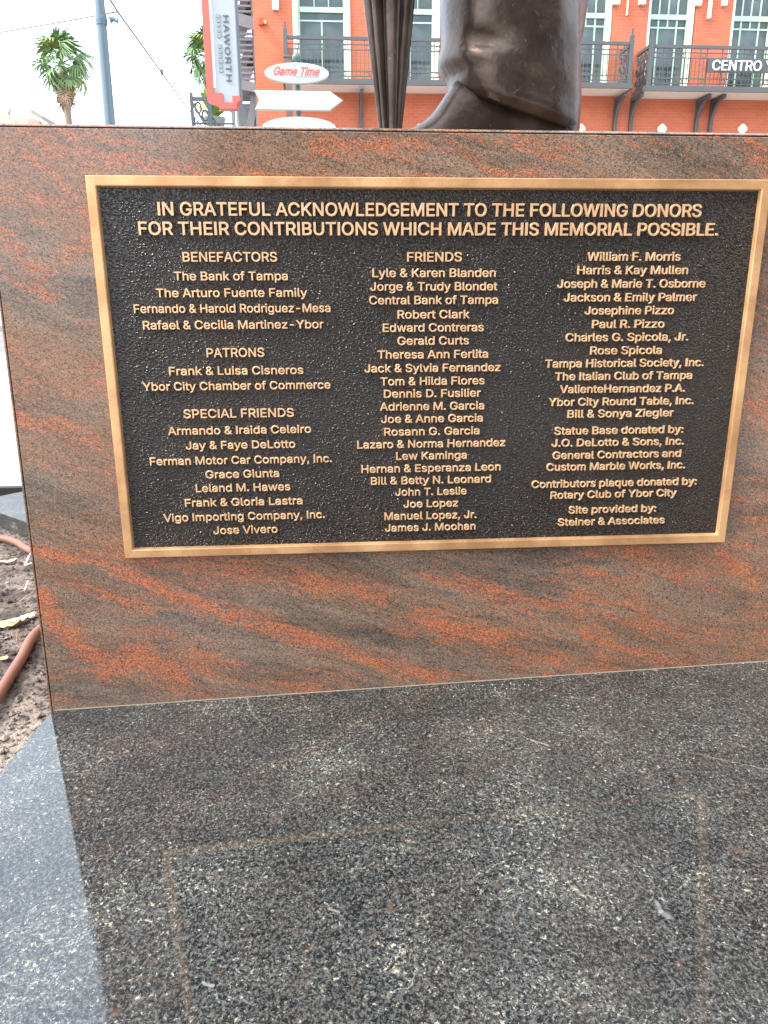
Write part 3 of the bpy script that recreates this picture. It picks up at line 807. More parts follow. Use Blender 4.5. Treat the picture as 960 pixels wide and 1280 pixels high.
def window(a, b, kind):
    """one balcony window with its cream reveals, green bars and panes; built at the opening's lower left corner"""
    w = b-a; H = zt_win-zdeck
    yb = P(431, 13.5, FY+.22).z-zdeck if kind == 'tall' else P(830, 22, FY+.22).z-zdeck
    fr = MB(); t = .055
    y0, y1 = .0, .07
    xi0, xi1 = .06, w-.06
    for x in (xi0, xi1-t): fr.box(x, x+t, .19, .26, 0, H)
    o = fr
    bars = MB()
    bars.box(xi0+t, xi1-t, .17, .26, yb-.06, yb+.06)
    gx0, gx1 = xi0+t, xi1-t
    if kind == 'lights':
        for i in (1, 2, 3): bars.box(gx0+(gx1-gx0)*i/4-.02, gx0+(gx1-gx0)*i/4+.02, .2, .25, yb+.06, H)
        for i in (1, 2, 3, 4): 
            zz = yb+.06+(H-yb)*i/4.0
            if zz < H: bars.box(gx0, gx1, .205, .245, zz-.018, zz+.018)
        y2 = P(830, 35, FY+.22).z-zdeck
        for i in (1, 2, 3): bars.box(gx0+(gx1-gx0)*i/4-.02, gx0+(gx1-gx0)*i/4+.02, .2, .25, y2, yb-.06) if i == 2 else bars.box(gx0+(gx1-gx0)*i/4-.022, gx0+(gx1-gx0)*i/4+.022, .2, .25, 0, yb-.06)
        bars.box(gx0, gx1, .205, .245, y2-.02, y2+.02)
    else:
        y2 = P(431, 27, FY+.22).z-zdeck
        bars.box(gx0, gx1, .205, .245, y2-.018, y2+.018)
        for i in (1, 2): bars.box(gx0+(gx1-gx0)*i/3-.012, gx0+(gx1-gx0)*i/3+.012, .215, .24, yb+.06, H)
        bars.box((gx0+gx1)/2-.02, (gx0+gx1)/2+.02, .2, .245, 0, y2-.018)
    base = fr.build('window', GREENP, bld, local=True)
    bars.build('mullion', GREENP, base, local=True)
    g = MB(); g.box(gx0, gx1, .225, .232, 0, H); g.build('pane', GLASS, base, local=True)
    rv = MB()
    rv.box(.0, .06, -.012, .30, 0, H); rv.box(w-.06, w, -.012, .30, 0, H)
    if kind == 'tall': rv.box(-.07, .0, -.05, -.001, 0, H); 
    if kind == 'tall': rv.box(w, w+.06, -.05, -.001, 0, H)
    rv.build('reveal', CREAM, base, local=True)
    return base
proto = {}
for a, b, k in opx:
    if k not in proto: o = proto[k] = window(a, b, k)
    else:
        o = copy_tree(proto[k], bld)
    o.location = (a-bx0, 0, zdeck)
# cream ornaments: pendants, capitals and the quatrefoil tiles lower down
def orn(name, pts, y0, y1, mat=CREAM): mb = MB(); mb.prism(pts, y0, y1); return mb.build(name, mat, bld)
def rect(a, b, c, d, Y):                   # pixel rectangle on the facade
    p, q = P(a, d, Y), P(b, c, Y); return [(p.x, p.z), (q.x, p.z), (q.x, q.z), (p.x, q.z)]
for xa, yb_ in ((343.5, 13), (458, 14), (570, 16), (681, 18), (785.5, 20), (889, 24), (993, 26)):
    orn('pendant', rect(xa-2.6, xa+2.6, -60, yb_, FY), FY-.10, FY-.001)
    for (dx0, dx1) in ((-21.5, -7.5), (12, 25)):
        if xa > 600: orn('capital', rect(xa+dx0, xa+dx1, -60, yb_*.36-.5, FY), FY-.12, FY-.001)
for xa in (524, 625, 725.5, 827, 927.5, 1029):
    c = P(xa, 161.5, FY); r = .105
    pts = []
    for k in range(32):
        a = 2*math.pi*k/32; rr = r*(1+.28*abs(math.cos(2*a))**.6)
        pts.append((c.x+rr*math.cos(a), c.z+rr*math.sin(a)))
    orn('quatrefoil_tile', pts, FY-.04, FY-.001)
# alarm light and bracket on the brick by the first window
orn('wall_lamp', rect(330, 333, 27, 31, FY), FY-.12, FY-.001, plain('amber_lamp', (.8,.35,.06), .3))
orn('wall_lamp', rect(324, 329, 24, 32, FY), FY-.12, FY-.001, plain('red_lamp', (.7,.05,.03), .3))

def rail_run(m, bal, a, b, z0, z1, posts=()):
    """rail between two points of plan: heavy top rail, thin rails and balusters"""
    a, b = Vector(a), Vector(b); H = z1-z0
    def at(z): return [Vector((q.x, q.y, z)) for q in (a, b)]
    p = at(z1-.03); m.bar(p[0], p[1], .07, .075)
    for fz in (.83, .71, .22, .10): p = at(z0+H*fz); m.bar(p[0], p[1], .022, .025)
    L = (b-a).length; n = max(2, int(L/.105))
    for i in range(1, n):
        q = a.lerp(b, i/n); bal.bar(Vector((q.x,q.y,z0+H*.10)), Vector((q.x,q.y,z0+H*.71)), .015)
    n2 = max(1, int(L/.62))
    for i in range(n2+1):                     # rings set between the paired rails
        q = a.lerp(b, (i+.5)/(n2+1))
        d = (b-a).normalized()
        for fz in (.77, .16):
            c = Vector((q.x, q.y, z0+H*fz)); r = H*.05
            ring = [c + (d*math.cos(t)+Vector((0,0,1))*math.sin(t))*r for t in [k*math.pi/5 for k in range(11)]]
            bal.tube(ring, .010, 4, cap=False)
        for dx in (-.09, .09):
            g = q+d*dx; bal.bar(Vector((g.x,g.y,z0)), Vector((g.x,g.y,z1-.05)), .020)
def balcony(x0, x1, z, h, left=True, right=True, posts=()):
    dk = MB(); dk.box(x0, x1, BY, FY-.003, z-.09, z)
    base = dk.build('balcony', SOFFIT, bld)
    fa = MB(); fa.box(x0-.03, x1+.03, BY-.06, BY-.002, z-.10, z+.03)
    fa.box(x0-.05, x0-.002, BY-.001, FY-.003, z-.10, z+.03); fa.box(x1+.002, x1+.05, BY-.001, FY-.003, z-.10, z+.03)
    fa.build('fascia', IRON, base)
    rl = MB(); bal = MB()
    rail_run(rl, bal, (x0+.03, BY+.03, 0), (x1-.03, BY+.03, 0), z, z+h)
    if left: rail_run(rl, bal, (x0+.03, BY+.06, 0), (x0+.03, FY-.02, 0), z, z+h)
    if right: rail_run(rl, bal, (x1-.03, BY+.06, 0), (x1-.03, FY-.02, 0), z, z+h)
    for x in posts:
        rl.box(x-.05, x+.05, BY-.02, BY+.08, z, z+h+.16); rl.box(x-.02, x+.02, BY+.01, BY+.05, z+h+.16, z+h+.32)
    rl.build('rail', IRON, base); tag(bal.build('balusters', IRON, base), kind='stuff')
    # scrolled panels filling the end returns
    for side, on in ((x0+.03, left), (x1-.03, right)):
        if not on: continue
        sc = MB()
        for cy in (BY+.22, BY+.50, BY+.76):
            for cz, r in ((z+h*.80, .10), (z+h*.22, .10), (z+h*.5, .12)):
                ring = [Vector((side, cy+math.cos(t)*r*(1-t*.06), cz+math.sin(t)*r*(1-t*.06))) for t in [k*math.pi/6 for k in range(19)]]
                sc.tube(ring, .018, 5)
        sc.build('scroll_panel', IRON, base)
    return base
hr = P(600, 49, BY).z-zdeck
b1x0, b1x1 = P(356,100,BY).x, P(789,100,BY).x
b2x0 = P(808,100,BY).x
b1 = balcony(b1x0, b1x1, zdeck, hr, posts=(b1x0+.05, b1x1-.05))
b2 = balcony(b2x0, b2x0+9.5, zdeck-.05, hr, posts=(b2x0+.07, b2x0+4.6))
for bx, full in ((451, 1), (572, 1), (690, 1), (768.5, 1), (788.5, 1), (870.5, 1), (888.5, 1), (985, 1)):
    # curved cast bracket: leg on the wall, arm under the deck, open web
    x = P(bx, 140, FY).x; zb = P(bx, 172, FY).z; z1 = zdeck-.16
    mb = MB()
    mb.box(x-.045, x+.045, FY-.10, FY-.002, zb, z1)
    mb.box(x-.045, x+.045, BY+.15, FY-.101, z1-.09, z1)
    K = 10; pr = []
    for i in range(K+1):
        t = i/K*math.pi/2; pr.append(Vector((x, FY-.06-(FY-BY-.2)*(1-math.cos(t)), zb+.25+(z1-zb-.3)*math.sin(t))))
    mb.tube(pr, .045, 6)
    web = [(FY-.002, zb+.2)]+[(q.y, q.z) for q in pr[1:]]+[(pr[-1].y, z1-.03), (FY-.002, z1-.03)]
    nw = len(web); mb.add([(x-.014, y_, z_) for y_, z_ in web]+[(x+.014, y_, z_) for y_, z_ in web], [tuple(range(nw)), tuple(range(2*nw-1, nw-1, -1))]+[(i_, i_+nw, (i_+1) % nw+nw, (i_+1) % nw) for i_ in range(nw)])
    for i in (4, 6, 8): mb.bar(pr[i], Vector((x, FY-.06-(FY-.06-pr[i].y)*.3, z1-.05)), .04)
    mb.build('bracket', IRON, bld)
# ground floor shopfronts, hidden below the pedestal's line
for a, b, k in opx:
    mb = MB(); mb.box(a-.2, b+.2, FY-.03, FY-.002, .5, 2.9); fr = mb.build('shop_window', GREENP, bld)
    mb = MB(); mb.box(a-.12, b+.12, FY-.045, FY-.032, .6, 2.8); mb.build('pane', GLASS, fr)
# name board on the balcony rail
BM = plain('dark_sign_mesh', (.075,.08,.085), .6)
q0, q1 = P(884.5, 90, BY-.10), P(960, 74, BY-.10)
sg = thing('balcony_sign', 'dark strip sign with bold white capitals CENTRO fixed to the balcony rail', 'sign', (q0.x, BY-.1, q0.z))
mb = MB(); mb.box(q0.x, q0.x+3.65, BY-.10, BY-.05, q0.z, q1.z); mb.build('board', BM, sg)
a, b = P(891, 82, BY-.13), P(952, 82, BY-.13)
zc = (P(920, 75.5, BY-.13).z+P(920, 88, BY-.13).z)/2; ch = P(920, 75.5, BY-.13).z-P(920, 88, BY-.13).z
LW = plain('white_letters', (.85,.85,.82), .5)
text_obj('lettering', 'CENTRO', LW, sg, ((a.x+b.x)/2, BY-.14, zc), b.x-a.x, ch, .04, fat=.0006)
text_obj('lettering', 'YBOR', LW, sg, (P(957.5,82,BY-.13).x+.47, BY-.14, zc), .94, ch, .04, fat=.0006)

# ------------------------------------------------------------------ steel stair and landing at the building's left end
fsx = thing('steel_fire_stair', 'grey open steel fire stair against the left end of the brick building', 'stair', (P(305,150,24).x, 23, 0))
SY0, SY1 = 23.0, 24.4
STEEL = plain('weathered_steel', (.16,.175,.19), .55, .0, var=.2, scale=3)
x0, x1 = P(286,80,SY0).x, P(322,80,SY0).x-.02
zs_ = lambda y: P(305, y, SY0).z
for x in (x0, x1-.1):
    for y in (SY0, SY1):
        mb = MB(); mb.box(x, x+.1, y, y+.1, 0, zs_(-60)); mb.build('post', STEEL, fsx)
for z in (zs_(113), zs_(50), zs_(-20), 3.0):
    mb = MB(); mb.box(x0, x1, SY0+.11, SY1-.01, z, z+.10); mb.build('landing', STEEL, fsx)
for za, zb in ((3.0, zs_(113)), (zs_(113), zs_(50)), (zs_(50), zs_(-20))):
    for y in (SY0+.12, SY0+.66, SY1-.1):
        mb = MB(); mb.bar((x0+.1, y, za+.1), (x1-.1, y, zb), .05, .2); mb.build('stringer', STEEL, fsx)
    n = 12
    for i in range(n):
        t = (i+.5)/n; xx = x0+.1+(x1-x0-.2)*t; zz = za+.1+(zb-za-.1)*t
        mb = MB(); mb.box(xx-.14, xx+.14, SY0+.15, SY1-.12, zz-.025, zz+.025); mb.build('tread', STEEL, fsx)
mb = MB()
for y in range(-20, 114, 7):
    if 22 < y < 30: continue
    z = zs_(y); mb.box(x0+.1, x1-.1, SY0-.04, SY0-.002, z-.02, z+.03)
for k in range(14):
    xx = x0+.15+(x1-x0-.3)*k/13
    mb.box(xx-.012, xx+.012, SY0-.03, SY0-.005, zs_(48), zs_(28)); mb.box(xx-.012, xx+.012, SY0-.03, SY0-.005, zs_(110), zs_(86))
tag(mb.build('guard_bars', STEEL, fsx), kind='stuff')
mb = MB(); mb.bar((x0, SY0-.08, zs_(22)), (x1, SY0-.08, zs_(31)), .08, .30); mb.bar((x0, SY0-.08, zs_(104)), (x1, SY0-.08, zs_(111)), .08, .24); mb.build('brace', STEEL, fsx)
mb = MB(); mb.box(x0+.1, x1, SY1+.2, SY1+.3, 0, zs_(114)); mb.build('back_panel', plain('grey_panel', (.30,.29,.29), .8), fsx)
# raised terrace to its left, with an iron guard rail
TY = 18.6
ter = thing('raised_terrace', 'small raised terrace with dark iron rail and ring panels left of the red sign', 'terrace', (P(262,150,TY).x, TY, 0))
tx0, tx1 = P(241,150,TY).x, P(292,150,TY).x; zf_ = P(260, 158, TY).z
mb = MB(); mb.box(tx0-.05, tx1, TY-.05, TY+3.4, zf_-.2, zf_); mb.build('deck', CONC, ter)
for x in (tx0, tx1-.15):
    for y in (TY, TY+3.1):
        mb = MB(); mb.box(x, x+.12, y, y+.12, 0, zf_-.2); mb.build('post', IRON, ter)
rz = P(260, 124, TY).z
GI = plain('dark_green_iron', (.055,.075,.08), .5)
mb = MB(); mb.bar((tx0, TY, rz), (P(262,124,TY).x, TY, rz), .06, .08); mb.bar((tx0, TY, zf_+.06), (tx1, TY, zf_+.06), .04)
mb.bar((tx0, TY, zf_), (tx0, TY, P(240,116,TY).z), .07); xm_ = P(262,130,TY).x
mb.bar((xm_, TY, zf_), (xm_, TY, rz+.05), .10)
mb.bar((tx0+.04, TY, rz-.12), (P(256,155,TY).x, TY, zf_+.05), .14, .05)
mb.build('rail', GI, ter)
mb = MB()
for k in range(5):
    c = Vector((tx0+.14+k*.155, TY, rz-.18-k*.16)); mb.tube([c+Vector((math.cos(t)*.07, 0, math.sin(t)*.11)) for t in [i*math.pi/6 for i in range(13)]], .022, 5, cap=False)
for k in range(9):
    xx = tx0+.05+k*.045; mb.bar((xx, TY, zf_), (xx, TY, rz-.30-.16*k*.3-.1), .02)
mb.build('ring_panel', GI, ter)

# ------------------------------------------------------------------ hanging red framed sign with white banner
HY = 12.5
h = lambda x, y: P(x, y, HY)
hs = thing('blade_sign', 'tall red framed sign with white face reading HAWORTH down its length', 'sign', (h(275,130).x, HY, h(275,130).z))
xA, xB, xC, xD = h(259.5,122).x, h(267.5,122).x, h(299,122).x, h(301,122).x
zA = h(280, 122).z; zTop = h(280,-90).z
s1, s2 = h(278.5,122).x, h(291,122).x; z1, z2 = h(280,128).z, h(280,134).z
RD = .15
mb = MB(); mb.prism([(xA, zA-.06), (xB, zA), (xB, zTop), (xA, zTop)], HY-.06, HY+RD)
mb.prism([(xA, zA-.061), (s1-.06, z1-.05), (s1-.06, z2-.03), (s2+.06, z2-.03), (s2+.06, z1-.03), (xC+.02, z1+.03), (xC+.02, z1+.08), (s2, z1+.08), (s2, z2+.06), (s1, z2+.06), (s1, z1+.12), (xB, z1+.12), (xB, zA-.001)], HY-.06, HY+RD)
mb.build('frame', REDP, hs)
mb = MB(); mb.prism([(xB+.002, z1+.13), (s1+.002, z1+.13), (s1+.002, z2+.062), (s2-.002, z2+.062), (s2-.002, z1+.09), (xC, z1+.09), (xC, zTop), (xB+.002, zTop)], HY-.03, HY+RD-.03)
mb.build('banner', plain('banner_vinyl', (.33,.36,.37), .5, var=.03, scale=1), hs)
mb = MB(); mb.box(xB+.004, xB+.05, HY-.034, HY-.0305, z1+.2, zTop); mb.build('banner_edge', plain('buff_edge', (.75,.66,.55), .6), hs)
t0, t1 = h(283,20), h(283,102)
text_obj('lettering', 'HAWORTH', GREYTXT, hs, (h(284.5,60).x, HY-.045, (t0.z+t1.z)/2), (t0.z-t1.z), h(280,60).x-h(273.2,60).x, .012, turn=math.pi/2, spacing=1.1, fat=.0005)
mb = MB(); zz = h(272,19).z; zend = h(272,88).z; cx = h(275.2,60).x; k = 0
while zz > zend:                              # the small second line, too small to read
    w = rnd.uniform(.035, .06); hh = rnd.choice((.055, .075, .06))
    if k % 7 != 5: mb.box(cx-hh/2, cx+hh/2-.0, HY-.042, HY-.032, zz-w, zz); 
    zz -= w+.022; k += 1
mb.build('small_line', plain('faint_grey_print', (.22,.25,.26), .6), hs)
mb = MB(); mb.tube([(h(293,130).x+.04, HY+.42, 0), (h(293,130).x+.04, HY+.42, zTop-.3)], .06, 12)
for zz in (z1+.5, zTop-.5): mb.box(xA+.1, xC-.05, HY+.325, HY+.38, zz, zz+.12)
mb.build('mast', STEEL, hs)

# ------------------------------------------------------------------ direction post with oval and arrow boards
DY = 10.2
d = lambda x, y: P(x, y, DY)
ds = thing('direction_post', 'dark green post with round ball finial carrying stacked sign boards', 'sign post', (d(371,150).x, DY+.1, 0))
POSTM = plain('bottle_green_paint', (.07,.13,.12), .4, var=.15)
pxx = d(371.5,100).x
mb = MB(); mb.tube([(pxx, DY+.10, 0), (pxx, DY+.10, d(371,77).z)], .035, 16); mb.lathe([(.14,0),(.14,.06),(.09,.12),(.07,.5),(.05,.6)], (pxx, DY+.10, .10)); mb.build('post', POSTM, ds, smooth=False)
c = d(371.3,70.0); r = .066
mb = MB(); mb.lathe([(r*math.sin(t), -r*math.cos(t)) for t in [.05+i*(math.pi-.1)/14 for i in range(15)]], (pxx, DY+.10, c.z)); mb.lathe([(.045,-.02),(.05,0),(.035,.03)], (pxx, DY+.10, c.z-r-.01)); mb.build('ball_finial', POSTM, ds, smooth=True)
def oval(cx, cy, hw, hh, text=None, label=None):
    a = d(cx, cy); rx = d(cx+hw, cy).x-a.x; rz_ = a.z-d(cx, cy+hh).z
    o_ = [(a.x+rx*math.cos(t), a.z+rz_*math.sin(t)) for t in [2*math.pi*k/64 for k in range(64)]]
    mb = MB(); mb.prism(o_, DY, DY+.055)
    b = tag(mb.build('sign_board', plain('sign_rim', (.42,.44,.40), .6), ds), label)
    i_ = [(a.x+(rx-.006)*math.cos(t), a.z+(rz_-.006)*math.sin(t)) for t in [2*math.pi*k/64 for k in range(64)]]
    mb = MB(); mb.prism(i_, DY-.006, DY-.0005); mb.build('face', WHITEP, b)
    ln = [Vector((a.x+(rx-.03)*math.cos(t), DY-.008, a.z+(rz_-.022)*math.sin(t))) for t in [2*math.pi*k/64 for k in range(65)]]
    mb = MB(); mb.tube(ln, .0028, 4, cap=False); mb.build('border_line', plain('grey_line', (.45,.50,.50), .6), b)
    if text:
        wL = d(400,90).x-d(343,90).x
        text_obj('lettering', 'Game Time', REDTXT, b, (a.x, DY-.012, d(371,89.3).z), wL, d(370,85).z-d(370,95).z, .006, shear=.45, fat=.0034)
        mb = MB(); x = d(368,95).x
        while x < d(398,95).x:
            w = rnd.uniform(.012, .02); mb.box(x, x+w, DY-.010, DY-.006, d(380,97).z, d(380,94.6).z); x += w+.008
        mb.build('small_line', plain('grey_small_print', (.35,.35,.36), .6), b)
    return b
oval(371, 91.5, 40.2, 13.3, True, 'upper oval white board with slanted red lettering Game Time')
oval(374, 159.5, 46, 13.5, None, 'lower blank oval board just above the pedestal')
A = [(317.5,112.5),(412.5,114),(428.5,125.5),(412,138.5),(318.5,137),(324,124.5)]
pts = [(d(*q).x, d(*q).z) for q in A]
mb = MB(); mb.prism(pts, DY, DY+.055); b = tag(mb.build('sign_board', plain('sign_rim', (.42,.44,.40), .6), ds), 'blank white arrow board pointing right')
A2 = [(318.5,113.3),(412.2,114.8),(427.2,125.5),(411.6,137.5),(319.5,136.2),(325,124.5)]
mb = MB(); mb.prism([(d(*q).x, d(*q).z) for q in A2], DY-.006, DY-.0005); mb.build('face', WHITEP, b)
A3 = [(322,116),(411,117.2),(423.5,125.5),(410.5,135),(322.5,133.6),(327.5,124.5),(322,116)]
mb = MB(); mb.tube([Vector((d(*q).x, DY-.008, d(*q).z)) for q in A3], .0026, 4, cap=False); mb.build('border_line', plain('grey_line', (.45,.50,.50), .6), b)
# brown square post standing just behind it
mb = MB(); q = P(361,110,10.7); mb.box(q.x-.045, q.x+.045, 10.66, 10.75, 0, P(361,72,10.7).z); mb.box(q.x-.06, q.x+.06, 10.645, 10.765, P(361,72,10.7).z, P(361,70,10.7).z)
tag(mb.build('square_post', plain('brown_post', (.20,.13,.10), .7)), 'square brown post right behind the oval and arrow boards', 'post')

# ------------------------------------------------------------------ grey lamp post
LY = 8.6
lp = thing('lamp_post', 'blue grey round steel lamp post rising left of the red sign', 'lamp post', (P(137,153,LY).x, LY, 0))
LM = plain('blue_grey_paint', (.105,.15,.18), .35, .0, var=.06, scale=3)
xb, xt = P(137.2,153,LY), P(124.2,0,LY)
dirv = (xt-xb); 
def on(z): t = (z-xb.z)/(xt.z-xb.z); return Vector((xb.x+(xt.x-xb.x)*t, LY, z))
w0 = (P(144,153,LY).x-P(130.4,153,LY).x)/2; w1 = (P(130.2,0,LY).x-P(118,0,LY).x)/2
zz = [0, .5, 1.2, 2.5, xb.z, xt.z, 4.9]
mb = MB(); mb.tube([on(z) for z in zz], [w0*1.15, w0*1.12, w0*1.08, w0*1.03, w0, w1, w1*.95], 28); mb.build('pole', LM, lp, smooth=True)
mb = MB(); mb.lathe([(.20,0),(.20,.08),(.16,.2),(.12,.55),(.10,.62)], tuple(on(.0))); mb.build('base', LM, lp, smooth=False)
tp = on(4.9)
mb = MB(); mb.lathe([(.05,0),(.10,.05),(.17,.12),(.19,.34),(.11,.45),(.02,.50)], tuple(tp)); mb.build('lantern', plain('lantern_glass', (.7,.72,.7), .3), lp, smooth=True)
cl = P(134.5,24.5,LY-.02)
mb = MB(); mb.lathe([(w1*1.18,-.05),(w1*1.25,0),(w1*1.18,.05)], (on(cl.z).x, LY, cl.z)); mb.tube([(cl.x+.02, LY, cl.z), P(141,24,LY), P(144.5,25.3,LY), P(147.5,26,LY)], [.035,.024,.020,.030], 10); mb.tube([P(144.5,24,LY), P(146,16,LY)], .005, 5)
mb.build('wire_bracket', LM, lp)
# overhead wires
J = P(147, 14.5, LY)
WM = plain('weathered_cable', (.15,.14,.12), .7)
def wire(a, b, sag, r, n=24):
    a, b = Vector(a), Vector(b); pts = []
    for i in range(n+1):
        t = i/n; p = a.lerp(b, t); p.z -= sag*4*t*(1-t); pts.append(p)
    mb = MB(); mb.tube(pts, r, 6); return mb
A0 = P(-330, 75, 16.0)
far = P(252, 158, 17.5); far2 = far+(far-J).normalized()*4
mb = wire(J, A0, .10, .0080); tag(mb.build('overhead_wire', WM), 'thin wire sagging across the sky left of the lamp post', 'wire')
near = J+(J-far).normalized()*7+Vector((.15,0,.3))
mb = MB(); mb.tube([near, P(138,0,LY-.55), J, J.lerp(far,.5)-Vector((0,0,.02)), far, far2], .0105, 6)
mb.lathe([(.001,-.05),(.022,-.03),(.022,.03),(.001,.05)], tuple(J.lerp(far,.36)))
tag(mb.build('overhead_wire', WM), 'thicker cable running down to the right of the lamp post', 'wire')

# ------------------------------------------------------------------ palms
GREENL = leaf_mat('palm_green', (.10,.20,.08), (.21,.33,.14)); YGREEN = leaf_mat('palm_yellow_green', (.14,.20,.04), (.24,.30,.07))
DRYL = leaf_mat('palm_dry', (.20,.14,.08), (.36,.26,.16)); TRUNKM = plain('palm_trunk', (.21,.165,.12), .95, var=.3, scale=6, bump=.5)
def fan_leaf(L, mat_seed, droop=0.25):
    """a fan frond along +X: stalk, then blades spreading from its tip, folded and drooping at the ends"""
    r = random.Random(mat_seed); mb = MB(); st = L*.45
    mb.tube([(0,0,0), (st*.5,0,.02*L), (st,0,0)], [.03*L,.02*L,.014*L], 4)
    for k in range(17):
        a = math.radians(-105+210*k/16+r.uniform(-4,4)); ln = L*.58*(1-.22*abs(a)/1.9)*r.uniform(.85,1.08)
        d = Vector((math.cos(a), math.sin(a), 0)); s = Vector((-d.y, d.x, 0)); w = L*.045
        p0 = Vector((st,0,0)); up = Vector((0,0,1))*(.02*L if k % 2 else -.02*L)
        p1 = p0+d*ln*.5+up; p2 = p0+d*ln*.8-Vector((0,0,droop*L*.16)); p3 = p0+d*ln-Vector((0,0,droop*L*.55))
        mb.add([p0, p1-s*w, p1+s*w, p2-s*w*.6, p2+s*w*.6, p3, p1+Vector((0,0,w*.5)), p2+Vector((0,0,w*.3))], [(0,1,6),(0,6,2),(1,3,7,6),(6,7,4,2),(3,5,7),(7,5,4)])
    return mb
def palm(base, crown, L, label, nf=26, seed=3, skirt=True, low=-60):
    r = random.Random(seed); t = thing('palm_tree', label, 'palm tree', base, 'fan palms beyond the street')
    base, crown = Vector(base), Vector(crown)
    pts = [base.lerp(crown, k/8)+Vector((math.sin(k*.5)*.04,0,0)) for k in range(9)]
    mb = MB(); mb.tube(pts, [L*.17]+[L*.115-.02*L*k/8 for k in range(8)], 12); mb.build('trunk', TRUNKM, t)
    protos = {}
    def frond(mat, key, dr):
        if key not in protos: protos[key] = fan_leaf(L, hash(key) % 1000 if False else key[1]*7+3, dr).build('frond', mat, t, local=True)
        else: o = protos[key].copy(); COL.objects.link(o); o.parent = t; return o
        return protos[key]
    def place(o, az, el, at, roll, s):
        o.rotation_euler = (Matrix.Rotation(az, 3, 'Z') @ Matrix.Rotation(-el, 3, 'Y') @ Matrix.Rotation(roll, 3, 'X')).to_euler()
        o.location = Vector(at)-base; o.scale = (s,s,s)
    for k in range(nf):
        f = (k+.5)/nf; el = math.radians(88 - f*(88-low)) + r.uniform(-.12,.12); az = k*2.39996+r.uniform(-.2,.2)
        yel = (k % 9 == 7)
        o = frond(YGREEN if yel else GREENL, ('y' if yel else 'g', k % 3), .45+.35*(k % 3)); place(o, az, el, crown+Vector((0,0,L*.12*(1-f))), r.uniform(-.6,.6), r.uniform(.82,1.05))
    if skirt:
        for k in range(16):
            az = k*2.4; el = math.radians(-74+r.uniform(-9,9)); o = frond(DRYL, ('d', k % 2), .5)
            place(o, az, el, crown-Vector((0,0,L*(.10+.035*k))), r.uniform(-.5,.5), r.uniform(.5,.8))
    return t
PY = 40
c1 = P(78, 82, PY); b1_ = P(86, 152, PY); b1_ = b1_ + (b1_-c1)*((b1_.z)/(c1.z-b1_.z))*.35; b1_.z = 0
palm((b1_.x, PY, 0), c1, 1.6, 'shaggy fan palm alone against the sky left of the lamp post', 20, 3)
c2 = P(263, 74, 26); palm((P(256,150,26).x, 26, 0), c2, 1.0, 'fan palm half hidden behind the tall red framed sign', 22, 8, low=-55)
# broad leaved yellow flowering plant on the terrace
pt = thing('flowering_plant', 'yellow green broad leaved plant behind the terrace rail', 'plant', (P(268,155,19.5).x, 19.5, zf_))
mb = MB(); r = random.Random(5); pb = Vector((P(268,155,19.5).x, 19.5, zf_))
mb.lathe([(.2,0),(.28,.35),(.26,.35)], tuple(pb)); mb.build('pot', CONC, pt)
for k in range(14):
    az = k*2.4; L = r.uniform(.6,1.1); e_ = r.uniform(.5,1.3); d_ = Vector((math.cos(az)*math.cos(e_), math.sin(az)*math.cos(e_), math.sin(e_))); s_ = Vector((-math.sin(az), math.cos(az), 0))
    p0 = pb+Vector((0,0,.3)); w = .10
    ps = [p0, p0+d_*L*.45, p0+d_*L*.8-Vector((0,0,.06)), p0+d_*L-Vector((0,0,.2))]
    mb = MB(); mb.add([ps[0]-s_*.02, ps[0]+s_*.02, ps[1]-s_*w, ps[1]+s_*w, ps[2]-s_*w*.8, ps[2]+s_*w*.8, ps[3]], [(0,2,3,1),(2,4,5,3),(4,6,5)])
    mb.build('leaf', YGREEN if k % 3 else plain('yellow_bloom', (.75,.60,.12), .6), pt)

# ------------------------------------------------------------------ tiled roofs far left
RY = 62
rh = thing('tile_roofed_house', 'low pale house with terracotta gable roofs at the far left edge', 'house', (P(20,150,RY).x, RY, 0))
TERR = plain('terracotta_tiles', (.60,.38,.28), .85, var=.25, scale=1.5); STU = plain('pale_stucco', (.62,.50,.42), .9, var=.1, scale=.6)
x0, x1 = P(-120,152,RY).x, P(60,152,RY).x; ze = P(20,153.5,RY).z
mb = MB(); mb.box(x0, x1, RY, RY+9, 0, ze); mb.build('wall', STU, rh)
def gable(pa, pk, pb, y0, y1, mat=TERR, name='roof'):
    a_, k_, b_ = P(*pa, y0), P(*pk, y0), P(*pb, y0)
    mb = MB(); mb.prism([(a_.x, a_.z), (b_.x, b_.z), (k_.x, k_.z)], y0, y1); return mb.build(name, mat, rh)
gable((-25,156), (2.5,135.5), (17,156), RY-.5, RY+8)
gable((-70,156), (-40,138), (-24,156), RY-.5, RY+8)
gable((17.2,156), (29,142.5), (35.5,156), RY+.6, RY+8)
mb = MB(); q = P(44,157,RY); mb.prism([(q.x+.45*math.cos(t), q.z+.45*math.sin(t)) for t in [k*math.pi/12 for k in range(13)]], RY-.3, RY+3); mb.build('arched_dormer', plain('red_dormer', (.62,.28,.22), .7), rh)
mb = MB(); a_, b_ = P(51,146,RY), P(65,154,RY); mb.bar(a_, b_, 4, .28); mb.build('skylight', plain('weathered_grey', (.25,.23,.20), .8), rh)
mb = MB(); a_ = P(11,143,RY); b_ = P(13.5,136,RY); mb.bar(a_, b_, .10); mb.build('vent_pipe', STEEL, rh)

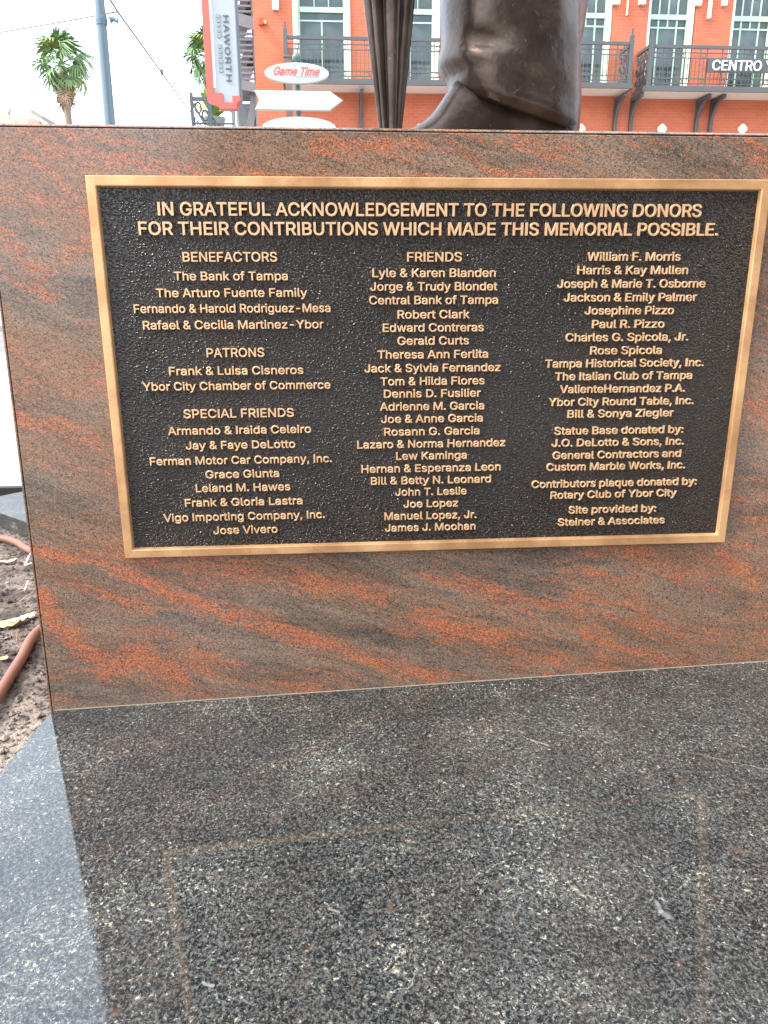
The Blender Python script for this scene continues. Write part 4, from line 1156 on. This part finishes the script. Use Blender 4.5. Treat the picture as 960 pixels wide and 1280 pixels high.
# ------------------------------------------------------------------ things lying on the soil
def on_soil(px, py, lift=0.0):
    p = G(px, py, .1); p.z = soil_z(p.x, p.y)+lift; return p
def smooth_path(pts, n=10):
    out = []; m = len(pts)
    for i in range(m-1):
        p0, p1, p2, p3 = pts[max(i-1,0)], pts[i], pts[i+1], pts[min(i+2,m-1)]
        for k in range(n):
            t = k/n; out.append(.5*((2*p1)+(-p0+p2)*t+(2*p0-5*p1+4*p2-p3)*t*t+(-p0+3*p1-3*p2+p3)*t*t*t))
    return out+[pts[-1]]
HR = .0125
def hz(px, py): p = G(px, py, .118); return Vector((p.x, p.y, .112))
low = [hz(-60, 960), hz(0, 862), hz(25, 822), hz(49, 785)]
def hz2(px, py): p = G(px, py, .088); return Vector((p.x, p.y, .082))
upp = [hz2(42, 688), hz2(20, 676), hz2(-5, 670), hz2(-80, 664)]
midp = [Vector((low[-1].x+.07, low[-1].y+.16, .108)), Vector((-.90, .62, .105)), Vector((-.92, .82, .106))]
mb = MB(); mb.tube(smooth_path(low+midp+upp), HR, 14)
tag(mb.build('irrigation_hose', plain('terracotta_hose', (.20,.085,.052), .6, var=.08, scale=9), smooth=True), 'terracotta coloured hose looping over the dry soil behind the pedestal corner', 'hose')
def litter(px, py, L, Wd, mat, name, label, cat, az, curl=.4, seed=1, lift=.004, jag=.18):
    r = random.Random(seed); c = on_soil(px, py, lift); o = thing(name, label, cat, c) if False else None
    mb = MB(); n = 9; m_ = 5; vs = []
    for i in range(n):
        u = i/(n-1)*2-1; wd = Wd*math.sqrt(max(.02, 1-u*u*.96))*(1+r.uniform(-jag, jag))
        for j in range(m_):
            v = j/(m_-1)*2-1
            x, y = u*L/2, v*wd/2; z = curl*L*.25*(u*u) + curl*Wd*.5*abs(v)**1.5 + r.uniform(-1,1)*L*.035
            X = x*math.cos(az)-y*math.sin(az); Y = x*math.sin(az)+y*math.cos(az); vs.append((c.x+X, c.y+Y, c.z+z))
    fs = [(i*m_+j, i*m_+j+1, (i+1)*m_+j+1, (i+1)*m_+j) for i in range(n-1) for j in range(m_-1)]
    mb.add(vs, fs); ob = mb.build(name, mat, smooth=True)
    so = ob.modifiers.new('thickness', 'SOLIDIFY'); so.thickness = .0012
    return tag(ob, label, cat, 'dead leaves lying on the soil' if cat == 'leaf' else None)
YL = leaf_mat('yellow_leaf', (.55,.40,.16), (.74,.60,.32)); WL = leaf_mat('white_scrap', (.66,.63,.58), (.80,.78,.74)); TL = leaf_mat('tan_leaf', (.38,.25,.16), (.52,.38,.26))
litter(6, 782, .085, .040, YL, 'dead_leaf', 'curled yellow dead leaf on the soil at the left edge', 'leaf', .2, .5, 3)
litter(24, 776, .055, .026, WL, 'paper_scrap', 'crumpled white scrap beside the yellow dead leaf', 'scrap', .8, .6, 4)
litter(37, 770, .045, .024, TL, 'dead_leaf', 'small tan dead leaf nearest the pedestal edge', 'leaf', 1.1, .5, 6)
litter(5, 826, .022, .018, YL, 'dead_leaf', 'tiny yellow leaf scrap on the soil beside the hose', 'leaf', .3, .4, 8)
litter(8, 700, .07, .022, TL, 'dead_leaf', 'long pale dead leaf just below the upper run of hose', 'leaf', .1, .6, 9)
mb = MB()
for k in range(16):
    px, py = rnd.choice(((10,705),(20,695),(5,692),(28,745),(12,752),(35,735),(22,800))); c = on_soil(px+rnd.uniform(-12,12), py+rnd.uniform(-8,8), .004)
    a = rnd.uniform(0, 6.28); L = rnd.uniform(.02,.07); q = c+Vector((math.cos(a)*L, math.sin(a)*L, rnd.uniform(0,.012)))
    mb.tube([c, c.lerp(q,.5)+Vector((0,0,rnd.uniform(0,.008))), q], [.0016,.0013,.0007], 5)
tag(mb.build('dry_twigs', DRYL), kind='stuff')
mb = MB(); p = on_soil(31, 706, .006); q = on_soil(38, 694, .02); s_ = on_soil(40, 704, .01)
mb.tube(smooth_path([p, q, on_soil(44,690,.02)]), .0022, 6); mb.tube([p, s_], .0022, 6); mb.tube([on_soil(31,740,.01), on_soil(36,733,.018), on_soil(42,730,.01)], .002, 6)
tag(mb.build('cable_tie', plain('white_plastic', (.75,.76,.8), .3)), 'loose white plastic tie on the soil against the pedestal edge', 'cable tie')

# ------------------------------------------------------------------ unseen building added behind the camera to darken what bronze and polished stone mirror
nb_ = thing('added_reflection_building', 'unseen tall tan brick building added behind the camera to darken reflections', 'building', (10, -13, 0))
TANB = plain('added_tan_brick', (.24,.17,.13), .85, var=.2, scale=1.2)
mb = MB(); X0, X1, YN = -2.2, 26, -12.0
wx = [X0+1.5+i*3.3 for i in range(8)]
for z0, z1 in ((0, .6), (3.6, 5.0), (7.2, 8.6), (10.8, 12.5)): mb.box(X0, X1, YN-.4, YN, z0, z1)
for z0, z1 in ((.6, 3.6), (5.0, 7.2), (8.6, 10.8)):
    pv = X0
    for x in wx: mb.box(pv, x, YN-.4, YN, z0, z1); pv = x+1.7
    mb.box(pv, X1, YN-.4, YN, z0, z1)
mb.box(X0, X0+.4, YN-14, YN-.401, 0, 12.5); mb.box(X1-.4, X1, YN-14, YN-.401, 0, 12.5); mb.box(X0+.401, X1-.401, YN-14, YN-13.6, 0, 12.5); mb.box(X0+.401, X1-.401, YN-13.6, YN-.401, 12.2, 12.5)
mb.build('wall', TANB, nb_)
mb = MB(); mb.box(X0-.2, X1+.2, YN-.5, YN+.3, 12.5, 12.95); mb.build('added_cornice', CREAM, nb_)
for zz_ in ((.6, 3.6), (5.0, 7.2), (8.6, 10.8)):
    for x in wx:
        mb = MB(); mb.box(x, x+.07, YN-.25, YN-.15, *zz_); mb.box(x+1.63, x+1.7, YN-.25, YN-.15, *zz_); mb.box(x+.07, x+1.63, YN-.25, YN-.15, zz_[1]-.07, zz_[1]); mb.box(x+.07, x+1.63, YN-.25, YN-.15, zz_[0], zz_[0]+.07); fr = mb.build('window', GREENP, nb_)
        mb = MB(); mb.box(x+.071, x+1.629, YN-.21, YN-.19, zz_[0]+.071, zz_[1]-.071); mb.build('pane', GLASS, fr)
